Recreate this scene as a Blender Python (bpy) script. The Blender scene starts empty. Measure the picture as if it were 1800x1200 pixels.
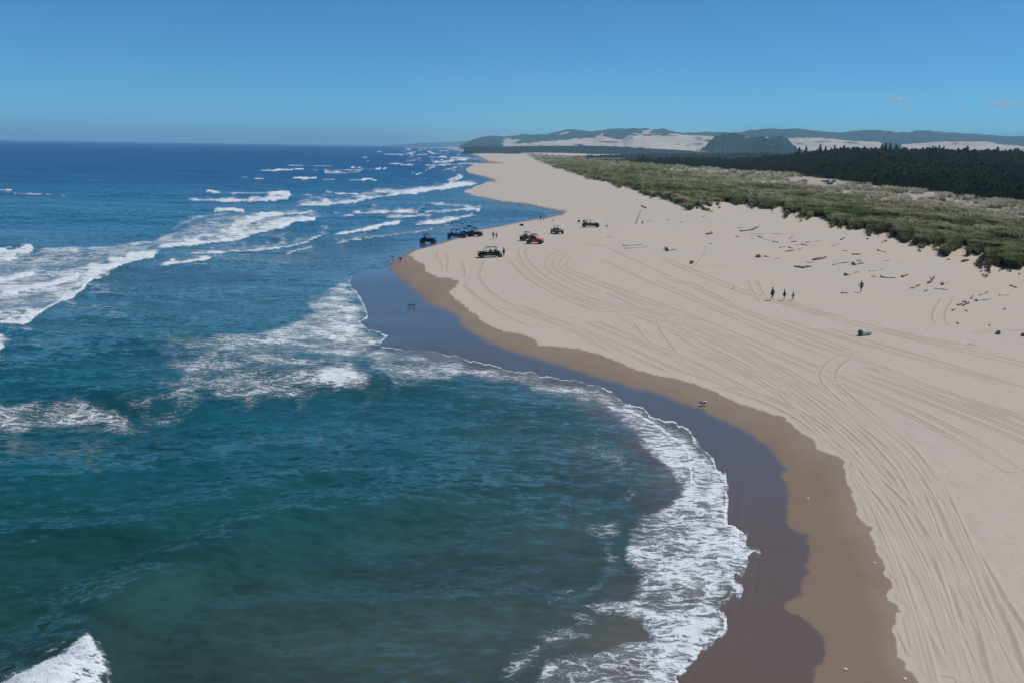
import bpy, bmesh, math, random
import numpy as np
from mathutils import Vector, Matrix, Quaternion
R_ = math.radians
random.seed(7)
rng = np.random.default_rng(11)
scene = bpy.context.scene
COL = scene.collection

# ------------------------------------------------------------------ camera
CAMH = 21.0
FPX = 1386.0                    # focal length in pixels of the 1800 px wide photograph
PITCH = R_(13.84); ROLL = R_(0.88)
_F = np.array([0, math.cos(PITCH), -math.sin(PITCH)])
_r0 = np.array([1.0, 0, 0]); _u0 = np.array([0, math.sin(PITCH), math.cos(PITCH)])
_R = math.cos(ROLL)*_r0 + math.sin(ROLL)*_u0
_U = -math.sin(ROLL)*_r0 + math.cos(ROLL)*_u0
cam_data = bpy.data.cameras.new('camera')
cam = bpy.data.objects.new('camera', cam_data)
COL.objects.link(cam)
cam_data.sensor_width = 36.0
cam_data.lens = 36.0*FPX/1800.0
cam_data.clip_start = 0.5
cam_data.clip_end = 150000
m3 = Matrix(((_R[0], _U[0], -_F[0]), (_R[1], _U[1], -_F[1]), (_R[2], _U[2], -_F[2])))
cam.matrix_world = Matrix.Translation((0, 0, CAMH)) @ m3.to_4x4()
scene.camera = cam

# ------------------------------------------------------------------ sky, sun, exposure
SUN_AZ = R_(72.0)               # clockwise from +Y (the way the camera looks)
SUN_EL = R_(56.0)
world = bpy.data.worlds.new('World'); scene.world = world
world.use_nodes = True
wn = world.node_tree; wn.nodes.clear()
w_out = wn.nodes.new('ShaderNodeOutputWorld')
w_bg = wn.nodes.new('ShaderNodeBackground'); w_bg.inputs['Strength'].default_value = 0.112
w_sky = wn.nodes.new('ShaderNodeTexSky'); w_sky.sky_type = 'NISHITA'
w_sky.sun_disc = False
w_sky.sun_elevation = SUN_EL; w_sky.sun_rotation = SUN_AZ
w_sky.altitude = 1500; w_sky.air_density = 0.75; w_sky.dust_density = 0.0; w_sky.ozone_density = 3.5
w_mul = wn.nodes.new('ShaderNodeMix'); w_mul.data_type = 'RGBA'; w_mul.blend_type = 'MULTIPLY'
w_mul.inputs[0].default_value = 1.0
w_mul.inputs[7].default_value = (0.34, 0.80, 1.0, 1)
wn.links.new(w_sky.outputs[0], w_mul.inputs[6])
wn.links.new(w_mul.outputs[2], w_bg.inputs['Color'])
wn.links.new(w_bg.outputs[0], w_out.inputs[0])
sun_d = bpy.data.lights.new('sun', 'SUN'); sun_d.energy = 3.6; sun_d.angle = R_(0.5); sun_d.color = (1.0, 0.95, 0.88)
sun = bpy.data.objects.new('sun', sun_d); COL.objects.link(sun)
_sd = Vector((math.sin(SUN_AZ)*math.cos(SUN_EL), math.cos(SUN_AZ)*math.cos(SUN_EL), math.sin(SUN_EL)))
sun.rotation_euler = _sd.to_track_quat('Z', 'Y').to_euler()
scene.view_settings.view_transform = 'Standard'
scene.view_settings.look = 'None'
scene.view_settings.gamma = 1.0
scene.view_settings.exposure = -0.16
scene.view_settings.use_curve_mapping = False
scene.render.engine = 'CYCLES'
cy = scene.cycles
cy.max_bounces = 5; cy.diffuse_bounces = 2; cy.glossy_bounces = 3; cy.transmission_bounces = 2
cy.volume_bounces = 3; cy.transparent_max_bounces = 8
cy.caustics_reflective = False; cy.caustics_refractive = False
cy.use_denoising = True
cy.sample_clamp_indirect = 6.0

# ------------------------------------------------------------------ geometry of the view
def hor(px):
    return 600 - FPX*0 + (px-900)*0 + _hor_c + (px-900)*_hor_s
def project(P):
    P = np.asarray(P, float); d = P - np.array([0, 0, CAMH])
    z = d @ _F
    return 900 + FPX*(d @ _R)/z, 600 - FPX*(d @ _U)/z
_h0 = project([[0, 1e7, CAMH]]); _h1 = project([[0.5e7, 1e7, CAMH]])
_hor_s = float((_h1[1]-_h0[1])/(_h1[0]-_h0[0])); _hor_c = float(_h0[1]) - 600 - float(_h0[0]-900)*_hor_s
def at(px, py, z=0.0):
    px = np.asarray(px, float); py = np.asarray(py, float)
    d = _F + ((px-900)/FPX)[..., None]*_R + ((600-py)/FPX)[..., None]*_U
    t = (CAMH - np.asarray(z, float))/np.maximum(-d[..., 2], 1e-9)
    return np.array([0, 0, CAMH]) + d*t[..., None]
def at_dist(px, py, Y):
    px = np.asarray(px, float); py = np.asarray(py, float)
    d = _F + ((px-900)/FPX)[..., None]*_R + ((600-py)/FPX)[..., None]*_U
    t = np.asarray(Y, float)/d[..., 1]
    return np.array([0, 0, CAMH]) + d*t[..., None]

# ------------------------------------------------------------------ numeric helpers
def _hash(ix, iy, seed):
    n = (ix.astype(np.int64)*374761393 + iy.astype(np.int64)*668265263 + seed*982451653) & 0xffffffff
    n = ((n ^ (n >> 13))*1274126177) & 0xffffffff
    n = n ^ (n >> 16)
    return (n & 0xffff)/65535.0
def vnoise(x, y, seed=0):
    x = np.asarray(x, float); y = np.asarray(y, float)
    ix = np.floor(x); iy = np.floor(y); fx = x-ix; fy = y-iy
    fx = fx*fx*(3-2*fx); fy = fy*fy*(3-2*fy)
    a = _hash(ix, iy, seed); b = _hash(ix+1, iy, seed); c = _hash(ix, iy+1, seed); d = _hash(ix+1, iy+1, seed)
    return (a*(1-fx)+b*fx)*(1-fy) + (c*(1-fx)+d*fx)*fy
def fbm(x, y, seed=0, oct=3):
    s = 0; a = 1; t = 0
    for k in range(oct):
        s = s + a*vnoise(x*2**k, y*2**k, seed+k*17); t += a; a *= 0.5
    return s/t
def sstep(a, b, x):
    t = np.clip((x-a)/(b-a), 0, 1); return t*t*(3-2*t)
def pdist(poly, X, Y, margin=None):
    """distance to an open polyline; beyond `margin` from its box a large value"""
    poly = np.asarray(poly, float); out = np.full(X.shape, 1e9)
    for k in range(len(poly)-1):
        ax, ay = poly[k]; bx, by = poly[k+1]
        if margin is not None:
            sel = np.nonzero((X > min(ax, bx)-margin) & (X < max(ax, bx)+margin) & (Y > min(ay, by)-margin) & (Y < max(ay, by)+margin))
            x = X[sel]; y = Y[sel]
        else:
            sel = slice(None); x = X; y = Y
        dx, dy = bx-ax, by-ay; L = dx*dx+dy*dy + 1e-12
        t = np.clip(((x-ax)*dx+(y-ay)*dy)/L, 0, 1)
        d = np.hypot(x-ax-t*dx, y-ay-t*dy)
        out[sel] = np.minimum(out[sel], d)
    return out
def inside(poly, X, Y):
    poly = np.asarray(poly, float); c = np.zeros(X.shape, bool); n = len(poly)
    for k in range(n):
        x1, y1 = poly[k]; x2, y2 = poly[(k+1) % n]
        if y1 == y2: continue
        m = (Y > min(y1, y2)) & (Y <= max(y1, y2))
        xs = (Y-y1)*(x2-x1)/(y2-y1)+x1
        c ^= m & (X < xs)
    return c
def smooth(poly, n=3):
    poly = np.asarray(poly, float)
    for _ in range(n):
        q = poly[:-1]*0.75+poly[1:]*0.25; r = poly[:-1]*0.25+poly[1:]*0.75
        mid = np.empty((2*len(q), poly.shape[1])); mid[0::2] = q; mid[1::2] = r
        poly = np.vstack([poly[:1], mid, poly[-1:]])
    return poly

# ------------------------------------------------------------------ tagging and materials
def tag(o, label=None, cat=None, group=None, kind=None):
    if label: o['label'] = label
    if cat: o['category'] = cat
    if group: o['group'] = group
    if kind: o['kind'] = kind
    return o
def mesh_from(name, V, Fc, attrs=None, smooth_shade=True):
    me = bpy.data.meshes.new(name)
    V = np.ascontiguousarray(V, np.float32); Fc = np.ascontiguousarray(Fc, np.int32)
    nf, k = Fc.shape
    me.vertices.add(len(V)); me.vertices.foreach_set('co', V.ravel())
    me.loops.add(nf*k); me.loops.foreach_set('vertex_index', Fc.ravel())
    me.polygons.add(nf); me.polygons.foreach_set('loop_start', np.arange(0, nf*k, k, dtype=np.int32))
    me.polygons.foreach_set('use_smooth', np.full(nf, smooth_shade))
    me.update(calc_edges=True)
    for nm, arr in (attrs or {}).items():
        arr = np.ascontiguousarray(arr, np.float32)
        if arr.ndim == 1:
            a = me.attributes.new(nm, 'FLOAT', 'POINT'); a.data.foreach_set('value', arr)
        elif arr.shape[1] == 3:
            a = me.attributes.new(nm, 'FLOAT_VECTOR', 'POINT'); a.data.foreach_set('vector', arr.ravel())
        else:
            a = me.attributes.new(nm, 'FLOAT_COLOR', 'POINT'); a.data.foreach_set('color', arr.ravel())
    return me
def link(name, me, mat=None, parent=None):
    o = bpy.data.objects.new(name, me); COL.objects.link(o)
    if mat is not None:
        if not me.materials: me.materials.append(mat)
    if parent: o.parent = parent
    return o
class NT:
    """small helper for building node trees"""
    def __init__(s, name):
        s.mat = bpy.data.materials.new(name); s.mat.use_nodes = True
        s.t = s.mat.node_tree; s.t.nodes.clear()
        s.out = s.t.nodes.new('ShaderNodeOutputMaterial')
    def n(s, typ, **kw):
        nd = s.t.nodes.new('ShaderNode'+typ)
        for k, v in kw.items(): setattr(nd, k, v)
        return nd
    def l(s, a, b): s.t.links.new(a, b)
    def val(s, sock, v):
        if hasattr(v, 'links') or isinstance(v, bpy.types.NodeSocket): s.l(v, sock)
        else: sock.default_value = v
    def math(s, op, a, b=0.0, c=0.0, clamp=False):
        nd = s.n('Math', operation=op, use_clamp=clamp)
        s.val(nd.inputs[0], a); s.val(nd.inputs[1], b)
        if op in ('MULTIPLY_ADD', 'SMOOTH_MIN', 'COMPARE'): s.val(nd.inputs[2], c)
        return nd.outputs[0]
    def attr(s, nm, what='Fac', typ='GEOMETRY'):
        nd = s.n('Attribute'); nd.attribute_name = nm; nd.attribute_type = typ
        return nd.outputs[what]
    def noise(s, vec, scale, detail=3, rough=0.55, dist=0.0, what=0):
        nd = s.n('TexNoise'); s.val(nd.inputs['Vector'], vec)
        nd.inputs['Scale'].default_value = scale; nd.inputs['Detail'].default_value = detail
        nd.inputs['Roughness'].default_value = rough; nd.inputs['Distortion'].default_value = dist
        return nd.outputs[what]
    def mapr(s, v, a, b, c=0.0, d=1.0, kind='SMOOTHSTEP'):
        nd = s.n('MapRange', interpolation_type=kind)
        s.val(nd.inputs[0], v); s.val(nd.inputs[1], a); s.val(nd.inputs[2], b); s.val(nd.inputs[3], c); s.val(nd.inputs[4], d)
        return nd.outputs[0]
    def mix(s, f, a, b, blend='MIX'):
        nd = s.n('Mix', data_type='RGBA', blend_type=blend)
        s.val(nd.inputs[0], f)
        for k, v in ((6, a), (7, b)):
            if isinstance(v, (tuple, list)): v = tuple(v)+((1,) if len(v) == 3 else ())
            s.val(nd.inputs[k], v)
        return nd.outputs[2]
    def vmul(s, v, m):
        nd = s.n('VectorMath', operation='MULTIPLY'); s.val(nd.inputs[0], v); nd.inputs[1].default_value = m
        return nd.outputs[0]
    def bsdf(s, color, rough=0.8, spec=0.5, normal=None, metal=0.0, ior=1.5):
        nd = s.n('BsdfPrincipled')
        if isinstance(color, (tuple, list)): color = tuple(color)+((1,) if len(color) == 3 else ())
        s.val(nd.inputs['Base Color'], color); s.val(nd.inputs['Roughness'], rough)
        s.val(nd.inputs['Specular IOR Level'], spec); s.val(nd.inputs['Metallic'], metal)
        s.val(nd.inputs['IOR'], ior)
        if normal is not None: s.l(normal, nd.inputs['Normal'])
        return nd
    def bump(s, h, strength=1.0, dist=1.0, normal=None):
        nd = s.n('Bump'); s.val(nd.inputs['Strength'], strength); s.val(nd.inputs['Distance'], dist)
        s.l(h, nd.inputs['Height'])
        if normal is not None: s.l(normal, nd.inputs['Normal'])
        return nd.outputs[0]
    def done(s, sh):
        s.l(sh.outputs[0] if hasattr(sh, 'outputs') else sh, s.out.inputs['Surface']); return s.mat
def simple_mat(name, color, rough=0.7, metal=0.0, spec=0.4, var=0.0, scale=4.0):
    t = NT(name)
    if var > 0:
        tc = t.n('TexCoord').outputs['Object']
        f = t.noise(tc, scale, 4)
        f = t.mapr(f, 0.3, 0.7)
        c = t.mix(f, tuple(x*(1-var) for x in color), tuple(min(1, x*(1+var)) for x in color))
    else: c = color
    return t.done(t.bsdf(c, rough, spec, metal=metal))
# ------------------------------------------------------------------ traced outlines (pixels of the 1800 x 1200 photograph;
# every one is turned into points on the ground before it is used for geometry)
FRONT = [(1150,1560),(1170,1400),(1185,1260),(1200,1177),(1225,1162),(1250,1132),(1287,1106),(1283,1088),(1271,1067),(1277,1060),(1290,1054),(1306,1033),(1298,1008),
 (1319,987),(1312,976),(1337,970),(1312,958),(1308,950),(1313,931),(1300,925),(1285,921),(1284,900),(1287,875),(1281,864),(1285,854),(1276,830),(1265,817),(1255,803),
 (1242,798),(1219,787),(1220,779),(1204,762),(1193,752),(1175,742),(1157,733),(1153,727),(1130,719),(1113,713),(1097,700),(1080,690),(1058,681),
 (1030,675),(993,667),(947,658),(900,650),(857,642),(810,631),(767,623),(720,614),(677,610),(663,604),(680,590),(668,583),(657,577),(643,568),(656,562),(660,555),(653,538),
 (645,525),(638,515),(628,506),(620,497),(640,480),(660,473),(681,469),(688,460),(702,450),(713,442),(738,435),(766,428),(793,419),(834,404),(882,395),(910,389),
 (957,382),(980,375),(967,371),(925,361),(883,357),(856,350),(828,343),(819,337),(828,330),(853,322),(862,316),(842,310),(822,303),(818,297),(835,290),(848,285),(842,280),
 (835,275),(815,268),(790,262),(760,259.5),(730,258.0),(715,257.2)]
# where the mirror-wet sand ends
SHEEN = [(1500,1560),(1450,1300),(1420,1210),(1440,1165),(1446,1130),(1430,1100),(1392,1075),(1385,1065),(1400,1040),(1412,1015),(1420,990),(1424,955),(1418,935),(1390,925),(1378,905),(1385,870),
 (1383,850),(1374,820),(1355,790),(1325,765),(1290,748),(1270,738),(1240,722),(1215,713),(1160,695),(1100,679),(1040,661),(980,642),(910,621),(860,601),(830,583),(812,571),(806,557),(790,547),(760,538),(748,528),
 (735,515),(715,500),(700,490),(692,478),(684,470),(690,463),(705,452),(717,444),(741,437),(768,430),(795,421),(836,405),(884,396),(912,390),(959,383),(985,375),(967,370),(925,360),(883,356),(854,349),
 (825,343),(816,337),(826,329),(856,321),(864,316),(844,309.5),(819,303),(814,297),(834,289),(851,285),(846,279.5),(838,274.5),(817,267.5),(791,261.6),(761,259.2),(731,257.8),(715,257.0)]
# where dry sand begins
DRY = [(1760,1560),(1680,1350),(1620,1205),(1612,1180),(1590,1155),(1580,1130),(1570,1110),(1580,1090),(1583,1075),(1565,1055),(1558,1040),(1562,1020),(1555,1000),(1545,985),(1535,960),(1528,930),(1515,920),(1512,905),
 (1498,890),(1503,873),(1490,850),(1483,830),(1488,815),(1472,800),(1440,786),(1425,770),(1408,760),(1380,735),(1345,722),(1300,710),(1240,682),(1200,668),(1150,658),(1100,641),(1060,625),(1020,613),(1000,610),(945,606),
 (940,596),(920,588),(890,583),(868,575),(845,563),(832,550),(820,543),(795,520),(790,512),(800,505),(808,494),(795,490),(770,487),(750,478),(745,465),(728,456),(720,448),(730,441),(748,436),(768,431),(797,422),(838,406),(886,397),(914,391),(961,384),(990,378),
 (997,371),(968,367),(928,358),(885,354),(852,347),(822,342.5),(812,337),(823,328),(858,319.5),(874,320),(868,315),(846,308.5),(815,303),(809,297),(833,288),(888,287.5),(860,283),(850,278.8),(840,273.8),(819,267),(792,261.2),(762,258.9),(732,257.5),(715,256.8)]
# foot of the grassy foredune, with the grass noses that hang down onto the sand
TOE = [(880,268),(905,270),(925,272),(945,283),(960,289),(985,298),(1010,307),(1050,317),(1080,324),(1100,332),(1140,344),(1180,354),(1200,361),(1212,369),(1222,365),(1232,373),(1246,371),(1240,362),(1262,362),(1268,356),
 (1300,360),(1342,365),(1366,368),(1380,364),(1373,387),(1392,377),(1405,374),(1407,386),(1421,379),(1419,391),(1440,383),(1458,384),(1456,397),(1472,390),(1474,399),(1490,393),(1497,405),(1515,402),(1533,404),(1527,415),
 (1545,406),(1553,417),(1567,405),(1562,421),(1578,416),(1586,424),(1602,412),(1598,431),(1615,426),(1625,430),(1641,418),(1640,437),(1661,429),(1652,452),(1664,448),(1684,437),(1699,432),(1687,462),(1706,457),(1732,448),(1722,476),
 (1742,466),(1756,460),(1754,474),(1768,468),(1772,476),(1800,466),(1835,456),(1842,480),(1875,466),(1900,492),(1960,480),(2100,520),(2400,600)]
# seaward edge of the pine forest behind the dunes
WOOD = [(1030,281),(1100,286),(1160,291),(1250,296),(1300,301),(1400,303),(1440,308),(1480,315),(1520,322),(1545,328),(1600,333),(1640,338),(1680,348),(1720,352),(1800,358),(2000,374),(2400,408)]
PALE = [(905,268),(1000,275.5),(1080,278.5),(1200,280),(1300,284)]

def ground_poly(pts): 
    p = np.asarray(pts, float); return at(p[:, 0], np.maximum(p[:, 1], hor(p[:, 0])+0.25), 0.0)[:, :2]
_front_closed = FRONT + [(715,200),(4000,200),(4000,1560)]
_sheen_closed = SHEEN + [(715,200),(4000,200),(4000,1560)]
_dry_closed = DRY + [(715,200),(4000,200),(4000,1560)]
G_FRONT = ground_poly(FRONT); G_TOE = None

def wobble(px, py):
    """uneven edges: the masks are read a little off their place (metres on the ground)"""
    G = at(px, np.maximum(py, hor(px)+0.3), 0.0)
    a = (fbm(G[:, 0]*0.9, G[:, 1]*0.9, 5, 4)-0.5); b = (fbm(G[:, 0]*0.9+40, G[:, 1]*0.9, 9, 4)-0.5)
    d = np.hypot(G[:, 0], G[:, 1]); k = FPX/np.maximum(d, 20)
    return px + a*0.9*k, py + b*0.9*k*CAMH/np.maximum(d, 20)
def land_fields(px, py):
    """px, py -> dict of fields (height of the sand, masks)"""
    px = np.asarray(px, float); py = np.asarray(py, float)
    G = at(px, np.maximum(py, hor(px)+0.25), 0.0); gx, gy = G[:, 0], G[:, 1]
    wx, wy = wobble(px, py)
    gd0 = np.hypot(gx, gy); ja = np.clip(gd0/60, .5, 3)
    jx = gx + (fbm(gx/ja/1.1, gy/ja/1.1, 43, 4)-.5)*2.8*ja*sstep(900, 200, gd0); jy = gy + (fbm(gx/ja/1.1+50, gy/ja/1.1, 44, 4)-.5)*2.8*ja*sstep(900, 200, gd0)
    d0 = pdist(G_FRONT, gx, gy); jw = np.exp(-(d0/np.clip(gd0/35, 1.1, 6))**2)
    jx = gx + (jx-gx)*jw; jy = gy + (jy-gy)*jw
    dF = pdist(G_FRONT, jx, jy); jpx, jpy = project(np.stack([jx, jy, jx*0], 1)); dF = np.where(inside(_front_closed, jpx, jpy), dF, -dF)
    acc = np.zeros(len(gx))                          # rounded distance: no creases fanning out from the corners of the shoreline
    for k in range(len(G_FRONT)-1):
        ax, ay = G_FRONT[k]; ex, ey = G_FRONT[k+1]-G_FRONT[k]; L = ex*ex+ey*ey+1e-12
        q = np.clip(((jx-ax)*ex+(jy-ay)*ey)/L, 0, 1); d2 = (jx-ax-q*ex)**2+(jy-ay-q*ey)**2
        acc += 1/np.maximum(d2, 1e-4)**3*min(1.0, math.sqrt(L)/1.5+.05)
    dR = np.minimum(np.maximum(acc, 1e-40)**(-1/6), 400)
    dR = np.where(dF > 0, dF*sstep(1.2, .2, dF)+dR*(1-sstep(1.2, .2, dF)), 0)
    z = np.where(dF > 0, 2.5*(1-np.exp(-dR/42)), np.maximum(0.06*dF, -2.5))
    dS = pdist(SHEEN, wx, wy); dS = np.where(inside(_sheen_closed, wx, wy), dS, -dS)
    dD = pdist(DRY, wx, wy); dD = np.where(inside(_dry_closed, wx, wy), dD, -dD)
    toe = np.asarray(TOE); wood = np.asarray(WOOD)
    tx_ = px; ty_ = py
    px0, py0 = px, py; kk = np.clip((py-262)*.10, 0, 18)
    px = px + (vnoise(px/17, py/30, 901)-.5)*kk*1.5; py = py + (vnoise(tx_/9, py/30, 902)-.5)*kk*1.1
    dT = pdist(TOE, px, py)
    tp = TOE + [(2400,200),(880,200)]
    dT = np.where(inside(tp, px, py), dT, -dT)
    px, py = px0, py0
    loc = np.clip((py-262)*0.20, 1.0, 60)
    gd = np.hypot(gx, gy)
    att = np.clip(150/gd, 0.05, 1)
    rise = sstep(0, 2.2, dT/loc)
    face = sstep(-0.06, 1.0, dT/(1.2*FPX/gd*1.25))
    hum = (fbm(gx/7, gy/11, 31, 3)-0.5)*2.4*att + (fbm(gx/28+3, gy/28, 33, 2)-0.5)*3.0*att**.7
    z = z + face*(0.55 + 0.5*vnoise(gx/4, gy/6, 39) + 0.5*att*(fbm(gx/5, gy/5, 37, 2)-0.5)) + rise*(1.9 + hum)
    return dict(z=z, dF=dF, dS=dS, dD=dD, dT=dT, gx=gx, gy=gy, rise=rise, loc=loc)
def land_z(px, py):
    px = np.atleast_1d(np.asarray(px, float)); py = np.atleast_1d(np.asarray(py, float))
    return land_fields(px, py)['z']
def spot(px, py, dz=0.0):
    """world point on the land seen at that pixel"""
    z = land_z(px, py)[0]
    p = at(np.array([float(px)]), np.array([float(py)]), z)[0]
    return Vector((p[0], p[1], p[2]+dz))
# ------------------------------------------------------------------ ground grid: finer near the beach, coarser far away
def seg(a, b, n): return np.linspace(a, b, n, endpoint=False)
us = np.concatenate([seg(-1.35, -0.78, 24), seg(-0.78, 0.80, 1180), np.linspace(0.80, 1.5, 30)])
ws = np.concatenate([seg(1/30000., 1/3000., 8), seg(1/3000., 0.0375, 560), np.linspace(0.0375, 0.062, 40)])
UU, WW = np.meshgrid(us, ws)
NU, NW = len(us), len(ws)
GX = (UU/WW).ravel(); GY = (1/WW).ravel()
GP = np.stack([GX, GY, np.zeros_like(GX)], 1)
PX, PY = project(GP)
LF = land_fields(PX, PY)
def lift(z):
    k = ((CAMH - z)/CAMH)[:, None]
    C = np.array([0, 0, CAMH])
    return C + (GP-C)*k
idx = np.arange(NU*NW).reshape(NW, NU)
QUADS = np.stack([idx[:-1, :-1], idx[:-1, 1:], idx[1:, 1:], idx[1:, :-1]], -1).reshape(-1, 4)[:, ::-1]
def submesh(V, Q, keep, attrs):
    Q = Q[keep]
    used = np.zeros(len(V), bool); used[Q.ravel()] = True
    remap = np.cumsum(used)-1
    return V[used], remap[Q], {k: v[used] for k, v in attrs.items()}

# ---- flow coordinate along which vehicles have driven
GUIDES = [np.array(DRY[:-0 or None])[:60],
 np.array([(-200,300),(700,380),(820,440),(880,480),(930,520),(1000,555),(1100,600),(1200,640),(1300,690),(1400,760),(1480,840),(1560,960),(1640,1100),(1690,1200),(1850,1560)]),
 np.array([(-200,280),(760,360),(860,420),(930,465),(1000,510),(1100,550),(1200,590),(1300,640),(1450,720),(1600,860),(1700,1000),(1790,1150),(2000,1560)]),
 np.array([(-200,260),(800,330),(920,400),(1000,450),(1130,520),(1250,570),(1400,640),(1600,715),(1800,800),(2100,960),(2600,1400)]),
 np.array([(-200,240),(900,330),(1000,400),(1150,470),(1300,545),(1500,610),(1800,690),(2100,790),(2600,960)]),
 np.array([(-200,220),(1000,300),(1200,420),(1400,500),(1600,560),(1800,610),(2100,680),(2600,800)])]
def _gy(k, px):
    g = GUIDES[k]; g = g[np.argsort(g[:, 0])]
    return np.interp(px, g[:, 0], g[:, 1])
vis = (LF['dF'] > -4)
def flow_coord(px, py):
    ys = [_gy(0, px)]
    for k in range(1, 6): ys.append(np.minimum(_gy(k, px), ys[-1]-2.0))
    ds = [pdist(g, px, py) for g in GUIDES]
    f = np.zeros(px.shape)
    for k in range(5):
        m = (py <= ys[k]) & (py > ys[k+1])
        f = np.where(m, k + ds[k]/(ds[k]+ds[k+1]+1e-6), f)
    f = np.where(py <= ys[5], 5 + ds[5]/60.0, f)
    f = np.where((py > ys[0]) & (LF['dD'] >= 0), ds[0]/(ds[0]+ds[1]+1e-6), f)
    f = np.where(LF['dD'] < 0, -ds[0]/40.0, f)
    return f
FLOW = flow_coord(PX, PY)

# ---- land mesh
dS, dD, dT, dF = LF['dS'], LF['dD'], LF['dT'], LF['dF']
sheen = sstep(6.5, -6.5, dS + 4.0*(fbm(GX*0.25, GY*0.25, 3, 3)-0.5))
dry = sstep(-0.8, 0.8, dD); dry_soft = sstep(1, 26, dD)
damp_in = sstep(0, 60, -dD)                               # wetter towards the water
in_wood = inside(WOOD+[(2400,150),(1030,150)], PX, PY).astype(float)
grass = sstep(0.0, 2.0, dT)
# pale open sand flat between the foredune and the far woods
pale_flat = inside(PALE+[(1300,262),(905,262)], PX, PY).astype(float)
# bare sand patches inside the dune field
bare = np.zeros(len(PX))
for cx, cy, rx, ry, s in [(1485,340,14,4,1),(1475,318,55,6,.75),(1530,330,26,3,.8),(1610,345,45,4.5,.75),(1690,356,50,3,.6),(1420,316,40,5,.6),(1360,322,50,3,.5),(1280,303,60,2,.6),(1200,303,40,2,.6),(1560,362,30,2,.5),(1780,378,26,3,.6),(1455,345,20,2,.7),(1250,350,30,1.5,.5),(1150,322,30,1.5,.5),(1080,307,30,1.2,.5),(1468,344,9,3,1),(1595,398,13,2.4,1),(1703,365,28,3.2,1),(1750,371,22,2.4,.9),(1500,311,60,4.5,.8),(1450,324,36,9,.55),(1580,318,40,3.5,.8),(1660,340,36,4,.8),(1350,303,60,3,.6),
    (1240,366,16,5,1),(1265,360,16,5,1),(1222,345,18,2,.6),(1310,329,26,2,.7),(1200,318,40,1.8,.6),(1290,313,30,2,.7),(1140,303,26,1.6,.6),(1390,336,20,2,.6),(1720,385,30,2.2,.6),(1630,355,32,2.5,.7),(1545,352,26,2.2,.6),(1765,392,24,2,.5),(1640,398,14,1.5,.7)]:
    q = ((PX-cx)/rx)**2 + ((PY-cy)/ry)**2
    q = q + 1.1*(fbm(GX/2.2, GY/5, 51, 3)-0.5)
    bare = np.maximum(bare, s*sstep(1.15, 0.75, q))
# grey-brown back of the dune (dead grass) against the green front
back = sstep(-0.35, 0.55, ((_gyW := np.interp(PX, *np.array(WOOD).T)) + 46*np.clip((PX-1050)/500, 0.15, 1) - PY)/30.0 + 0.9*(fbm(GX/14, GY/22, 61, 3)-0.5))
LZ = LF['z'] - 0.0
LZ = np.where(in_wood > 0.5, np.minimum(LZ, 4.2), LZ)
_ZG = LZ.reshape(NW, NU)
def land_z(px, py):
    px = np.atleast_1d(np.asarray(px, float)); py = np.atleast_1d(np.asarray(py, float))
    G = at(px, np.maximum(py, hor(px)+.3), 0.0); u = G[:, 0]/G[:, 1]; w = 1/G[:, 1]
    iu = np.clip(np.searchsorted(us, u)-1, 0, NU-2); iw = np.clip(np.searchsorted(ws, w)-1, 0, NW-2)
    fu = np.clip((u-us[iu])/(us[iu+1]-us[iu]), 0, 1); fw = np.clip((w-ws[iw])/(ws[iw+1]-ws[iw]), 0, 1)
    return (_ZG[iw, iu]*(1-fu)+_ZG[iw, iu+1]*fu)*(1-fw) + (_ZG[iw+1, iu]*(1-fu)+_ZG[iw+1, iu+1]*fu)*fw
LV = lift(LZ)
keep_l = (dF > -6)
keep_q = keep_l[QUADS].any(1)
lattrs = dict(dry_soft=dry_soft, sheen=sheen*(1-dry), dry=dry, dampness=damp_in, grassy=np.clip(grass*(1-pale_flat), 0, 1), bare=bare, back=back, wood=in_wood,
              flow=FLOW, along=np.hypot(GX, GY), dist=np.hypot(GX, GY), pale=pale_flat, depth=np.clip(-dF, 0, 50))
V, Q, A = submesh(LV, QUADS, keep_q, lattrs)

t = NT('beach_sand')
geo = t.n('NewGeometry').outputs['Position']
n_big = t.mapr(t.noise(geo, 0.055, 3), 0.3, 0.7)
n_mid = t.mapr(t.noise(geo, 0.6, 4, .6), 0.25, 0.75)
n_fine = t.noise(geo, 14.0, 3, .7)
c_dry = t.mix(n_big, (0.570, 0.482, 0.388), (0.550, 0.476, 0.402))
c_dry = t.mix(t.math('MULTIPLY', n_mid, 0.22), c_dry, (0.44, 0.372, 0.30))
c_dry = t.mix(t.mapr(n_fine, .35, .75, 0, .16), c_dry, (0.33, 0.28, 0.23))
# driven-over streaks: noise stretched along the way the tracks run
comb = t.n('CombineXYZ'); t.l(t.attr('flow'), comb.inputs[0]); t.l(t.math('MULTIPLY', t.attr('along'), 0.045), comb.inputs[1])
warp = t.noise(geo, 0.05, 2)
comb2 = t.n('CombineXYZ'); t.l(t.math('ADD', t.math('ADD', t.attr('flow'), t.math('MULTIPLY', t.attr('along'), 0.006)), t.math('MULTIPLY', warp, 0.8)), comb2.inputs[0]); t.l(t.math('MULTIPLY', t.attr('along'), 0.06), comb2.inputs[1])
s1 = t.noise(comb.outputs[0], 6.0, 4, .55)
s2 = t.noise(comb2.outputs[0], 15.0, 4, .65)
zone = t.math('MULTIPLY', t.mapr(t.attr('flow'), 0.1, 1.0), t.mapr(t.attr('flow'), 4.9, 3.4))
zone = t.math('MULTIPLY', zone, t.mapr(t.noise(geo, 0.06, 3), 0.40, 0.66, 0.05, 0.9))
zone = t.math('MULTIPLY', zone, t.mapr(t.attr('dist'), 260.0, 110.0))
rut = t.mapr(s1, 0.46, 0.36); rut2 = t.mapr(s2, 0.45, 0.34)
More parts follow.
